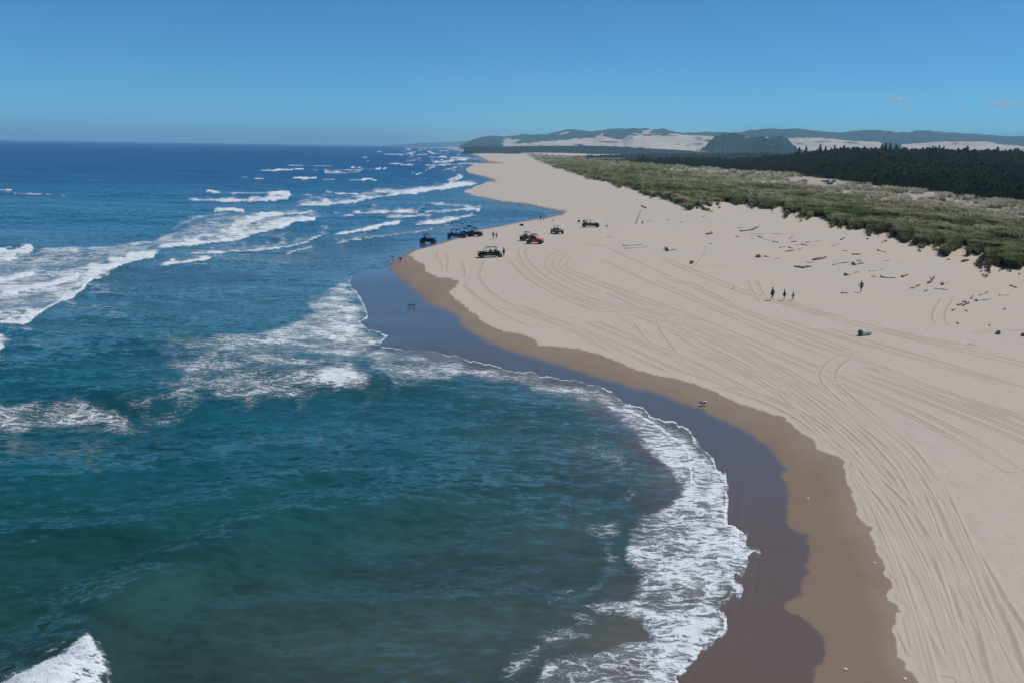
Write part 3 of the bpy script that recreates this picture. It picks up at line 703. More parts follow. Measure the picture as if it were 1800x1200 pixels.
ridge('hills', [(808,256),(820,250.5),(835,245),(850,240.5),(865,239),(885,240.5),(900,239),(925,236),(950,237),(970,234.5),(985,230),(1003,227),(1012,227.5),(1030,231),(1045,231.5),(1060,229),(1075,226.5),(1100,226),(1135,226),(1150,227.5),(1165,226),(1180,230),(1200,235),
   (1215,233),(1240,232),(1270,233),(1300,233),(1320,229),(1350,226.5),(1375,228),(1400,226.5),(1420,229),(1440,230.5),(1480,233),(1500,230.5),(1515,229),(1545,229.5),(1580,233),(1600,232.5),(1612,229),(1630,230),(1660,233),(1700,235),(1750,238.5),(1800,240),(1900,243),(2100,250),(2400,262)],
   7000, 2200, 1500, n=900, rough=(16, 90), sand=SAND_HI, seed=7)
# the open dune sheet in front of the hills
SANDS = [[(885,256),(884,251),(925,252),(960,247),(985,246),(1015,243),(1040,243),(1056,238),(1062,241),(1095,245),(1104,237),(1112,232),(1125,235),(1160,234),(1185,235),(1210,237.5),(1255,239),(1290,240),(1280,250),(1300,258),(1300,270),(885,270)],
         [(1385,242),(1430,242),(1462,243.5),(1490,247),(1545,249),(1552,252),(1550,275),(1385,275)], [(1586,253),(1630,251),(1640,249.5),(1700,249),(1735,248),(1752,253),(1800,257),(2000,262),(2000,280),(1580,280)]]
GREEN_IN = []
od = ridge('dune_sheet', [(820,258),(860,256),(885,253.5),(905,251),(925,251.5),(960,247),(985,246),(1015,243),(1040,243.5),(1052,241),(1060,240),(1080,245),(1095,245),(1104,238),(1114,234),(1130,235.5),(1160,234.5),(1185,235.5),(1210,237.5),(1255,239.5),(1300,242),(1385,242.5),(1430,242),(1462,243.5),(1490,247.5),(1510,249),(1545,249),(1555,252),(1588,253),(1630,251),(1640,249.5),(1700,249),(1735,248),(1752,253),(1800,257),(2000,262),(2300,272)],
   4600, 1500, 500, n=700, rough=(7, 90), sand=SANDS, seed=17)
# darker wooded knolls standing on the dune sheet
ridge('wooded_hill', [(1215,268),(1232,261.5),(1241,256),(1247,249),(1253,245),(1257,239),(1262,237),(1266,238),(1272,234.5),(1278,235.5),(1290,232.5),(1296,234.5),(1303,236),(1310,239),(1325,240.5),(1338,240),(1352,242),(1360,240.5),(1368,241),(1374,239.5),(1380,242.5),(1386,244),(1389,250),(1396,255),(1402,262),(1410,268)], 3700, 450, 300, n=260, rough=(16, 30), seed=23,
   sand=[[(1346,262),(1350,256),(1362,255.5),(1376,257),(1372,262)], [(1306,241),(1318,240),(1317,242.5),(1307,243)], [(1345,242),(1355,241.5),(1354,244)]])
ridge('wooded_hill', [(1284,268),(1320,259),(1345,256),(1370,254),(1390,258),(1415,266)], 3200, 250, 200, n=120, rough=(9, 30), seed=29)
ridge('woods_band', [(815,258.8),(850,258),(900,257.2),(960,256.6),(1020,256.4),(1080,257.5),(1140,261),(1180,263.5),(1230,266.5),(1290,267.5),(1340,266),(1400,268),(1500,270)], 2900, 700, 300, n=500, rough=(5, 22), seed=37, base=-1)
ridge('woods_band', [(985,275.8),(1040,273),(1100,271.5),(1150,270),(1200,270.5),(1260,269.5),(1330,269),(1420,270)], 1500, 130, 60, n=300, rough=(4, 14), seed=39, base=-1)
ridge('woods_band', [(1100,277.0),(1140,275.4),(1180,275),(1230,275.2),(1300,275),(1400,276)], 1250, 60, 40, n=200, rough=(3, 9), seed=41, base=-1)

# ================================================================== plants by geometry nodes
def gn_scatter(name, pts, scale, rot, tint, variants, mat_kind, label=None):
    me = bpy.data.meshes.new(name+'_points')
    pts = np.ascontiguousarray(pts, np.float32)
    me.vertices.add(len(pts)); me.vertices.foreach_set('co', pts.ravel())
    for nm, arr in (('size', scale), ('turn', rot), ('tint', tint)):
        a = me.attributes.new(nm, 'FLOAT', 'POINT'); a.data.foreach_set('value', np.ascontiguousarray(arr, np.float32))
    a = me.attributes.new('kind_index', 'INT', 'POINT'); a.data.foreach_set('value', np.random.default_rng(4).integers(0, len(variants), len(pts)).astype(np.int32))
    ob = link(name, me)
    vc = bpy.data.collections.new(name+'_kinds')
    for v in variants: vc.objects.link(v)
    g = bpy.data.node_groups.new(name+'_scatter', 'GeometryNodeTree')
    g.interface.new_socket('Geometry', in_out='INPUT', socket_type='NodeSocketGeometry')
    g.interface.new_socket('Geometry', in_out='OUTPUT', socket_type='NodeSocketGeometry')
    N = g.nodes.new; L = g.links.new
    gi = N('NodeGroupInput'); go = N('NodeGroupOutput')
    ci = N('GeometryNodeCollectionInfo'); ci.inputs['Collection'].default_value = vc
    ci.inputs['Separate Children'].default_value = True; ci.inputs['Reset Children'].default_value = True
    m2p = N('GeometryNodeMeshToPoints'); iop = N('GeometryNodeInstanceOnPoints')
    def na(n_, ty='FLOAT'):
        x = N('GeometryNodeInputNamedAttribute'); x.data_type = ty; x.inputs['Name'].default_value = n_; return x.outputs['Attribute']
    cx = N('ShaderNodeCombineXYZ'); L(na('turn'), cx.inputs[2])
    sx = N('ShaderNodeCombineXYZ')
    for k in range(3): L(na('size'), sx.inputs[k])
    L(gi.outputs[0], m2p.inputs[0]); L(m2p.outputs[0], iop.inputs['Points']); L(ci.outputs[0], iop.inputs['Instance'])
    iop.inputs['Pick Instance'].default_value = True; L(na('kind_index', 'INT'), iop.inputs['Instance Index'])
    L(cx.outputs[0], iop.inputs['Rotation']); L(sx.outputs[0], iop.inputs['Scale'])
    L(iop.outputs[0], go.inputs[0])
    md = ob.modifiers.new('scatter', 'NODES'); md.node_group = g
    tag(ob, kind='stuff', label=label)
    return ob
# ---- grass tufts
t = NT('dune_grass')
tn = t.attr('tint', 'Fac', 'INSTANCER')
c1 = t.mix(t.mapr(tn, 0.0, 0.45), (0.130, 0.165, 0.055), (0.310, 0.310, 0.140))
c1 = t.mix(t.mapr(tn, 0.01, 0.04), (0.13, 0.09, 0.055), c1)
c2 = t.mix(t.mapr(tn, 0.45, 0.7), c1, (0.46, 0.42, 0.27))
c3 = t.mix(t.mapr(tn, 0.7, 1.0), c2, (0.58, 0.52, 0.41))
b = t.bsdf(c3, 0.75, 0.15)
tr = t.n('BsdfTranslucent'); t.l(c3, tr.inputs[0])
mx = t.n('MixShader'); mx.inputs[0].default_value = 0.40; t.l(b.outputs[0], mx.inputs[1]); t.l(tr.outputs[0], mx.inputs[2])
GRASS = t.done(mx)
def tuft(seed, n=26):
    r = random.Random(seed); V = []; F = []
    for k in range(n):
        a = r.uniform(0, 6.28); d = r.random()**.5*0.34; x, y = d*math.cos(a), d*math.sin(a)
        L = r.uniform(.45, .8); lean = r.uniform(.15, .75)*L
        lx, ly = lean*math.cos(a)-0.22*L, lean*math.sin(a)-0.06
        w = r.uniform(.035, .06); p = a+1.57; i = len(V)
        V += [(x-w*math.cos(p), y-w*math.sin(p), -.15), (x+w*math.cos(p), y+w*math.sin(p), -.15),
              (x+lx*.45+w*.8*math.cos(p), y+ly*.45+w*.8*math.sin(p), L*.62), (x+lx*.45-w*.8*math.cos(p), y+ly*.45-w*.8*math.sin(p), L*.62),
              (x+lx*1.15, y+ly*1.15, L*.82)]
        F += [(i, i+1, i+2, i+3), (i+3, i+2, i+4, i+4)]
    me = bpy.data.meshes.new('tuft'); me.from_pydata(V, [], [f if f[2] != f[3] else f[:3] for f in F]); me.materials.append(GRASS)
    return bpy.data.objects.new('grass_tuft_shape', me)
NG = 150000
gpx = rng.uniform(880, 2050, NG); gpy = rng.uniform(263, 560, NG)
f = land_fields(gpx, gpy)
d = np.hypot(f['gx'], f['gy'])
ok = ((f['dT'] > 1.0) | ((f['dT'] > -0.16*f['loc']) & (rng.random(NG) < .10) & (fbm(f['gx']/3, f['gy']/3, 350, 2) > .5))) & ~inside(WOOD+[(2400,150),(1030,150)], gpx, gpy) & ~inside(PALE+[(1300,262),(905,262)], gpx, gpy) & (gpy > 267)
ok &= (gpy > np.interp(gpx, *np.array(PALE).T))
# look up the painted masks on the nearest grid vertex
def grid_lookup(arr, px, py):
    G = at(px, py, 0.0); u = G[:, 0]/G[:, 1]; w = 1/G[:, 1]
    iu = np.clip(np.searchsorted(us, u), 0, NU-1); iw = np.clip(np.searchsorted(ws, w), 0, NW-1)
    return arr[iw*NU+iu]
gb = grid_lookup(bare, gpx, gpy); gk = grid_lookup(back, gpx, gpy)
gap = fbm(f['gx']/3.2, f['gy']/4.5, 333, 3); dtl = sstep(30, 70, f['dT'])
ok &= rng.random(NG) > gb*1.05 + 0.45*gk + dtl*0.95*sstep(.57, .43, gap)
gpx, gpy, gk, d = gpx[ok], gpy[ok], gk[ok], d[ok]; z = f['z'][ok]
P = at(gpx, gpy, z)
gx, gy = f['gx'][ok], f['gy'][ok]
clump = fbm(gx/6, gy/9, 301, 3); wide = fbm(gx/25, gy/45, 303, 2)
tint = 0.34 + 1.1*(clump-0.5) + 0.8*(wide-.5) + 0.50*gk + rng.normal(0, .10, len(gx))
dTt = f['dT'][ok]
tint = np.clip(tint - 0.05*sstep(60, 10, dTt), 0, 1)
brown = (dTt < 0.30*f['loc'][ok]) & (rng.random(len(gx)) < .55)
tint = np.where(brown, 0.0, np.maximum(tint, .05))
scale = rng.uniform(.7, 1.25, len(gx))*np.clip((d/130)**0.62, .9, 4)*(0.45+1.1*clump)*(0.55+0.45*sstep(0, 12, dTt))
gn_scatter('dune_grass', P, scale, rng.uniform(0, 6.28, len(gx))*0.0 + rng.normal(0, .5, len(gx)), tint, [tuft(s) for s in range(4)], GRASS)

# ---- pine forest behind the dunes
t = NT('pine_needles')
tn = t.attr('tint', 'Fac', 'INSTANCER')
ge = t.n('NewGeometry')
c = t.mix(tn, (0.018, 0.048, 0.016), (0.070, 0.112, 0.032))
c = t.mix(t.mapr(t.noise(t.n('TexCoord').outputs['Object'], 1.2, 2), .3, .7, 0, .6), c, (0.055, 0.070, 0.028))
NEEDLES = t.done(t.bsdf(c, 0.85, 0.12))
BARK = simple_mat('pine_bark', (0.10, 0.075, 0.055), .9, var=.3)
def crown_geo(seed, Hh=7.0, W=2.6, n=230, low=.12, sharp=1.0):
    r = random.Random(seed); V = []; F = []
    for k in range(n):
        h = low + (1-low)*r.random()**.9
        rad = W*(1-((h-low)/(1-low))**(1.1*sharp))**0.8 * (0.75+.25*math.sin(h*23+seed)) + .1
        a = r.uniform(0, 6.28); q = rad*(0.55+.5*r.random())
        c = Vector((q*math.cos(a), q*math.sin(a), h*Hh))
        s = r.uniform(.35, .75)*(1.15-.5*h); i = len(V)
        out = Vector((math.cos(a), math.sin(a), r.uniform(-.1, .6))).normalized()
        side = Vector((-math.sin(a), math.cos(a), r.uniform(-.4, .4)))
        V += [tuple(c-side*s*.7), tuple(c+side*s*.7), tuple(c+out*s*1.5+Vector((0, 0, s*.3))), tuple(c+Vector((0, 0, s*.9))-out*s*.3)]
        F += [(i, i+1, i+2), (i, i+2, i+3), (i+1, i+3, i+2)]
    return V, F
def pine_shape(seed, **kw):
    V, F = crown_geo(seed, **kw)
    me = bpy.data.meshes.new('pine'); me.from_pydata(V, [], F); me.materials.append(NEEDLES)
    return bpy.data.objects.new('pine_shape', me)
kinds = [pine_shape(1, W=3.0, Hh=5.6, n=200, sharp=1.6), pine_shape(2, W=2.7, Hh=6.4, n=210, sharp=1.4), pine_shape(3, W=3.4, Hh=5.0, n=220, sharp=1.8), pine_shape(4, W=2.4, Hh=7.0, n=190, sharp=1.1)]
NTREE = 60000
tu = rng.uniform(0.08, 1.15, NTREE)
# equal picture weight: distance drawn so that near trees are dense enough to close the canopy
ty = 1/rng.uniform(1/1500., 1/190., NTREE)
keep = rng.random(NTREE) < np.clip((ty/190)**3*0.0105*1.0, 0, 1)*1.0
def wood_ground(u, Y):
    up = sstep(0.27, 0.42, u)
    z = 3.2 + up*(sstep(300, 900, Y)*13.5) + 1.6*(fbm(u*Y/60, Y/60, 401, 3)-.5)*2
    return z
NT2 = 42000
tu = np.concatenate([rng.uniform(0.08, 1.15, NT2), rng.uniform(0.08, 1.15, 9000)])
r_ = rng.random(NT2); ty = np.concatenate([np.sqrt(190**2 + r_*(700**2-190**2)), rng.uniform(700, 1150, 9000)])
tz = wood_ground(tu, ty)
TP = np.stack([tu*ty, ty, tz], 1); tpx, tpy = project(TP)
lim = np.interp(tpx, *np.array(WOOD).T)
ymax = np.where(tpx < 1300, 1120, 1150)
ok = (tpy < lim + 1.5) & (tpx > 1030) & (tpx < 2300) & (ty < ymax) & ~((tpx < 1120) & (ty > 1060))
TP, ty_ = TP[ok], ty[ok]
thin = fbm(TP[:, 0]/18, TP[:, 1]/18, 411, 3)
sc = rng.uniform(.55, 1.15, len(TP))*(0.7+.6*thin)*np.clip((ty_/500)**.35, .72, 1.25)
edge = (lim[ok]-tpy[ok]); sc = sc*np.clip(.55+edge/12, .5, 1)
tnt = np.clip(0.35+1.4*(fbm(TP[:, 0]/30, TP[:, 1]/50, 415, 2)-.5)+rng.normal(0, .2, len(TP)), 0, 1)
print('forest trees', len(TP), 'tufts', len(P))
gn_scatter('pine_forest', TP, sc, rng.uniform(0, 6.28, len(TP)), tnt, kinds, NEEDLES)
# forest floor
fu = np.linspace(.05, 1.5, 120); fy = np.linspace(185, 1500, 90)
FU, FY = np.meshgrid(fu, fy); FU = FU.ravel(); FY = FY.ravel()
fz = wood_ground(FU, FY) - 0.5; FPt = np.stack([FU*FY, FY, fz], 1)
fpx, fpy = project(FPt); lim = np.interp(fpx, *np.array(WOOD).T)
fz = np.where((fpy > lim - 3) | (fpx < 1050), -2.0, fz); fz = np.where(FY > 1300, -2, fz); FPt[:, 2] = fz
ix = np.arange(len(fz)).reshape(90, 120)
Qf = np.stack([ix[:-1, :-1], ix[:-1, 1:], ix[1:, 1:], ix[1:, :-1]], -1).reshape(-1, 4)
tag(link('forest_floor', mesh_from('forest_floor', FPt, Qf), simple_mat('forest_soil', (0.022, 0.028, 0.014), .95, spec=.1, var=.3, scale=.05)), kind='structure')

# ---- tall trees that stand out of the forest's skyline
def pine_tree(seed):
    root = bpy.data.objects.new('pine_tree', None); COL.objects.link(root); root.empty_display_size = .5
    V, F = crown_geo(seed+50, Hh=11, W=2.3, n=260, low=.2, sharp=.75)
    me = bpy.data.meshes.new('crown'); me.from_pydata(V, [], F); me.materials.append(NEEDLES_OWN); c = link('crown', me, None, root)
    V = []; F = []
    for k in range(5):
        h = k*2.5; r = .22*(1-k/5.2)
        for j in range(7): V.append((r*math.cos(j*.9), r*math.sin(j*.9), h-.4))
    for k in range(4):
        for j in range(7): F.append((k*7+j, k*7+(j+1) % 7, (k+1)*7+(j+1) % 7, (k+1)*7+j))
    me = bpy.data.meshes.new('trunk'); me.from_pydata(V, [], F); link('trunk', me, BARK, root)
    return root
NEEDLES_OWN = simple_mat('pine_needles_tall', (0.018, 0.032, 0.017), .9, var=.5, scale=.8, spec=.1)
def copy_tree(o, parent=None):
    c = o.copy(); COL.objects.link(c)
    if parent: c.parent = parent
    for ch in o.children: copy_tree(ch, c)
    return c
protos = [pine_tree(1), pine_tree(2), pine_tree(3)]
TALL = [(1406,256.0,'narrow pine at the left end of the forest skyline, against the pale dune'),(1418,254,'pine with a broad crown, second from the left end of the forest skyline'),
 (1443,250.5,'tallest lone pine left of the dune gap, against the big pale dune'),(1452,254.5,'shorter pine leaning against the right side of that tall lone one'),
 (1468,253,'pine standing alone where the big pale dune is highest'),(1485,252.5,'pine just right of the crest of the big pale dune'),
 (1520,254.5,'low pine between the big dune and the dark clump of four'),(1551,250.5,'leftmost pine of the dark clump of four that hides the dunes'),(1558,248.3,'tallest pine, second in the dark clump of four'),
 (1566,249,'third pine in the dark clump of four, nearly as tall as its neighbour'),(1576,251.5,'rightmost pine of the dark clump of four'),(1641,253.5,'pine left of a close pair, in front of the middle pale dune'),
 (1652,252.8,'left pine of the close pair in front of the middle pale dune'),(1660,254.5,'right pine of the close pair in front of the middle pale dune'),
 (1702,253.0,'pointed pine below the highest part of the right-hand pale dune'),(1738,258.3,'short pine near the right end of the forest skyline'),(1786,259,'last pine at the right end of the forest skyline')]
for k, (px, py, lab) in enumerate(TALL):
    Y = 880 + 90*math.sin(k*2.1)
    top = at_dist(np.array([px]), np.array([py]), np.array([Y]))[0]
    u = top[0]/Y; g = float(wood_ground(np.array([u]), np.array([Y]))[0])
    s = max(.5, (top[2]-g)/11.0)
    o = protos[k] if k < 3 else copy_tree(protos[k % 3])
    o.location = (top[0], Y, g-.3); o.scale = (s*.85, s*.85, s*.90); o.rotation_euler = (0, 0, k*1.7)
    tag(o, lab, 'pine tree', 'tall pines on the forest skyline')
# ================================================================== tyre tracks pressed into the dry sand (raised rims beside a flat rut)
TRACKS = [
 ([(1555,663),(1600,688),(1667,712),(1733,739),(1800,763),(1900,800)], 1), ([(1518,654),(1560,668),(1622,699),(1700,722),(1800,756)], 1),
 ([(1511,632),(1462,650),(1449,672),(1458,692),(1511,734),(1578,788),(1622,850),(1665,960),(1700,1060),(1740,1200),(1790,1350)], 1),
 ([(1467,717),(1515,757),(1569,814),(1600,850),(1650,960),(1700,1110),(1725,1200),(1770,1400)], 1),
 ([(1178,579),(1196,601),(1249,628),(1311,659),(1356,681),(1422,739),(1489,806),(1540,880),(1600,1000),(1640,1110),(1665,1200),(1700,1320)], 1),
 ([(1151,572),(1160,597),(1187,628),(1213,657)], 0), ([(1111,579),(1133,606),(1164,632)], 0),
 ([(1178,568),(1222,588),(1284,619),(1356,659),(1444,717),(1516,779),(1600,850),(1680,960),(1760,1110),(1800,1200)], 1),
 ([(900,544),(944,562),(1000,584),(1056,611),(1100,636)], 1),
 ([(880,545),(967,571),(1033,596),(1100,622),(1167,653),(1230,676),(1320,700),(1400,735),(1460,780),(1520,850),(1565,940),(1610,1050),(1650,1170),(1690,1300)], 1),
 ([(900,462),(929,496),(973,524),(1033,551),(1084,561)], 1), ([(925,440),(916,449),(920,464),(944,493),(1007,529),(1064,549),(1180,565),(1290,610),(1400,660)], 1),
 ([(1020,447),(1007,453),(989,469),(987,482),(1038,504),(1100,529),(1162,551),(1260,590),(1380,640),(1500,690),(1650,760),(1800,850)], 1),
 ([(1000,448),(982,453),(962,469),(969,487),(1010,510),(1060,530)], 1), ([(770,444),(766,456),(778,469),(775,483)], 0), ([(786,444),(782,453),(789,461),(784,478),(792,489),(840,530),(880,560),(950,590)], 0),
 ([(811,461),(817,482),(815,497)], 0), ([(852,460),(847,475),(839,497),(870,530),(930,560),(1000,580)], 0), ([(1163,497),(1193,510),(1222,518)], 1), ([(1320,507),(1332,535),(1345,550)], 1),
 ([(1662,543),(1653,557),(1645,570),(1647,587),(1657,592)], 1), ([(1700,605),(1750,602),(1800,601),(1850,602)], 0),
 ([(1467,708),(1575,788),(1629,850),(1662,933),(1700,1025),(1742,1117),(1762,1200),(1800,1300)], 1), ([(1729,1054),(1775,1133),(1800,1175),(1850,1290)], 1),
 ([(1430,770),(1517,842),(1575,900),(1617,975),(1650,1033),(1700,1117),(1733,1200),(1770,1300)], 1), ([(1040,561),(1120,559),(1180,562),(1240,580)], 0),
 ([(1240,455),(1227,474),(1215,487)], 0), ([(1186,484),(1240,482),(1290,480)], 0), ([(990,420),(1040,418),(1090,417)], 0), ([(1075,444),(1030,438),(1000,437)], 0),
 ([(1105,560),(1180,588),(1260,622),(1330,655),(1410,705),(1500,770)], 1), ([(1100,600),(1160,625),(1215,652),(1290,690)], 0), ([(1190,640),(1212,655)], 0),
]
_r = random.Random(21)
for k in range(20):
    f = _r.uniform(0.15, 4.3); i = int(f); q = f-i
    x0 = _r.uniform(930, 1500); x1 = x0 + _r.uniform(150, 600)
    if x1 > 2000: x1 = 2000
    xs = np.linspace(x0, x1, 12); dr = _r.uniform(-.35, .35)
    qq = np.clip(q + dr*np.linspace(0, 1, 12), 0, 1)
    ys = np.array([_gy(i, x)*(1-a) + _gy(i+1, x)*a for x, a in zip(xs, qq)])
    if np.diff(ys).max() > 90: continue
    TRACKS.append((list(zip(xs, ys)), _r.random() < .6))
prof = [(-.36, 0.0), (-.25, .034), (-.15, .03), (-.11, .006), (.11, .006), (.15, .03), (.25, .034), (.36, 0.0)]
Vt, Ft, Gt = [], [], []; nv = 0
for pts, pair in TRACKS:
    g = ground_poly(smooth(pts, 2))
    sl = np.r_[0, np.cumsum(np.hypot(*np.diff(g, axis=0).T))]
    n = int(min(500, max(8, sl[-1]/0.45))); s = np.linspace(0, sl[-1], n)
    x = np.interp(s, sl, g[:, 0]); y = np.interp(s, sl, g[:, 1])
    x = np.convolve(np.pad(x, 3, 'edge'), np.ones(7)/7, 'valid'); y = np.convolve(np.pad(y, 3, 'edge'), np.ones(7)/7, 'valid')
    tx, ty = np.gradient(x), np.gradient(y); l = np.hypot(tx, ty)+1e-9; nx, ny = -ty/l, tx/l
    fade = sstep(0, .08, s/sl[-1])*sstep(1, .92, s/sl[-1])
    amp = fade*(0.1+1.0*vnoise(s/2.7, s*0, int(abs(x[0])*7)))
    for off in ((-.68, .68) if pair else (0,)):
        for a, h in prof:
            X = x+nx*(off+a); Y = y+ny*(off+a); Vt.append(np.stack([X, Y, h*amp, np.full(n, 1.0 if abs(a) < .13 else (.3 if abs(a) < .2 else 0))*fade], 1))
        m = len(prof); ix = nv + np.arange(m*n).reshape(m, n)
        Ft.append(np.stack([ix[:-1, :-1], ix[:-1, 1:], ix[1:, 1:], ix[1:, :-1]], -1).reshape(-1, 4)); nv += m*n
Vt = np.concatenate(Vt); Ft = np.concatenate(Ft)
p0 = np.stack([Vt[:, 0], Vt[:, 1], np.zeros(len(Vt))], 1)
for _ in range(2):      # find the sand height under each point
    qx, qy = project(p0); p0[:, 2] = land_z(qx, qy)
_ff = land_fields(qx, qy)
okd = (_ff['dD'] > 1.5) & (_ff['dT'] < -1)
keep = okd[Ft].all(1)
Vv = np.stack([Vt[:, 0], Vt[:, 1], p0[:, 2] - 0.03 + (0.042 + Vt[:, 2])*sstep(2, 14, _ff['dD'])], 1)
Vv, Ft, A = submesh(Vv, Ft, keep, dict(groove=Vt[:, 3]))
t = NT('driven_sand'); geo = t.n('NewGeometry').outputs['Position']
c = t.mix(t.mapr(t.noise(geo, 0.6, 4), .25, .75), (0.56, 0.472, 0.378), (0.53, 0.45, 0.36))
c = t.mix(t.math('MULTIPLY', t.attr('groove'), .75), c, (0.41, 0.34, 0.27))
tag(link('tyre_tracks', mesh_from('tyre_tracks', Vv, Ft, A), t.done(t.bsdf(c, .9, .1, t.bump(t.noise(geo, 6, 3), .6, .04)))), kind='stuff')
# ================================================================== builders
class MB:
    def __init__(s): s.V = []; s.F = []
    def add(s, V, F): b = len(s.V); s.V += [tuple(v) for v in V]; s.F += [tuple(i+b for i in f) for f in F]
    def box(s, c, d, rot=None, taper=1.0):
        x, y, z = (q/2 for q in d); V = []
        for sz in (-1, 1):
            k = taper if sz > 0 else 1
            for sx, sy in ((-1, -1), (1, -1), (1, 1), (-1, 1)):
                v = Vector((sx*x*k, sy*y*k, sz*z))
                if rot: v = rot @ v
                V.append(v+Vector(c))
        s.add(V, [(3,2,1,0),(4,5,6,7),(0,1,5,4),(1,2,6,5),(2,3,7,6),(3,0,4,7)])
    def prism(s, prof, y0, y1, inset=0.0):
        """side profile (x, z) extruded across y, with slightly inset flanks"""
        n = len(prof); cx = sum(p[0] for p in prof)/n; cz = sum(p[1] for p in prof)/n
        rings = [(y0, 1-inset), (y0+.06*(y1-y0), 1), (y1-.06*(y1-y0), 1), (y1, 1-inset)]
        V = [(cx+(x-cx)*k, y, cz+(z-cz)*k) for y, k in rings for x, z in prof]
        F = [tuple(range(n))[::-1], tuple(range(3*n, 4*n))]
        for r in range(3):
            for i in range(n): F.append((r*n+i, r*n+(i+1) % n, (r+1)*n+(i+1) % n, (r+1)*n+i))
        s.add(V, F)
    def tube(s, pts, r, n=6, r1=None):
        pts = [Vector(p) for p in pts]; V = []; F = []; m = len(pts)
        for i, p in enumerate(pts):
            d = (pts[min(i+1, m-1)]-pts[max(i-1, 0)]).normalized()
            a = d.orthogonal().normalized() if i == 0 else (a - d*a.dot(d)).normalized()
            b_ = d.cross(a); rr = r if r1 is None else r+(r1-r)*i/(m-1)
            for k in range(n):
                t_ = 2*math.pi*k/n; V.append(p+(a*math.cos(t_)+b_*math.sin(t_))*rr)
        for i in range(m-1):
            for k in range(n): F.append((i*n+k, i*n+(k+1) % n, (i+1)*n+(k+1) % n, (i+1)*n+k))
        F.append(tuple(range(n))[::-1]); F.append(tuple(range((m-1)*n, m*n)))
        s.add(V, F)
    def wheel(s, c, R0, w, n=18, hole=.5, knob=.05):
        prof = [(R0*hole, -w*.42), (R0*.86, -w*.5), (R0, -w*.36), (R0, w*.36), (R0*.86, w*.5), (R0*hole, w*.42)]
        V = []; F = []; m = len(prof)
        for i in range(n):
            t_ = 2*math.pi*i/n
            for j, (r, y) in enumerate(prof):
                rr = r*(1-(knob if (i % 2 and j in (2, 3)) else 0)); V.append((c[0]+rr*math.cos(t_), c[1]+y, c[2]+rr*math.sin(t_)))
        for i in range(n):
            for j in range(m): F.append((i*m+j, i*m+(j+1) % m, ((i+1) % n)*m+(j+1) % m, ((i+1) % n)*m+j))
        s.add(V, F)
    def build(s, name, mat, parent=None, sm=False):
        me = bpy.data.meshes.new(name); me.from_pydata(s.V, [], s.F); me.materials.append(mat)
        if sm: me.polygons.foreach_set('use_smooth', [True]*len(me.polygons))
        me.update(); return link(name, me, None, parent)
def empty(name, loc, rz=0.0, label=None, cat=None, group=None):
    o = bpy.data.objects.new(name, None); COL.objects.link(o); o.location = loc; o.rotation_euler = (0, 0, rz); o.empty_display_size = .3
    return tag(o, label, cat, group)
RUBBER = simple_mat('tyre_rubber', (0.018, 0.017, 0.016), .85, var=.3, scale=8)
STEEL = simple_mat('black_steel', (0.022, 0.022, 0.024), .45, metal=.3)
PALE_STEEL = simple_mat('pale_steel', (0.55, 0.57, 0.56), .4, metal=.2)
RIM = simple_mat('rim_metal', (0.16, 0.16, 0.17), .4, metal=.7)
VINYL = simple_mat('seat_vinyl', (0.03, 0.03, 0.032), .6)
LENS = simple_mat('lamp_lens', (0.65, 0.66, 0.64), .15, spec=.6)
def paint(name, c): return simple_mat(name, c, .6, spec=.25, var=.12, scale=3)
P_NAVY = paint('navy_paint', (.012, .028, .075)); P_BLUE = paint('blue_paint', (.02, .07, .19)); P_TEAL = paint('dark_green_paint', (.010, .036, .030))
P_GREEN = paint('green_paint', (.022, .050, .012)); P_RED = paint('red_paint', (.62, .085, .03)); P_BLACK = paint('black_paint', (.02, .02, .019)); P_GREY = paint('grey_paint', (.12, .115, .11))
P_OLIVE = paint('olive_paint', (.030, .034, .022)); P_WHITE = paint('white_panel_paint', (.6, .62, .62))
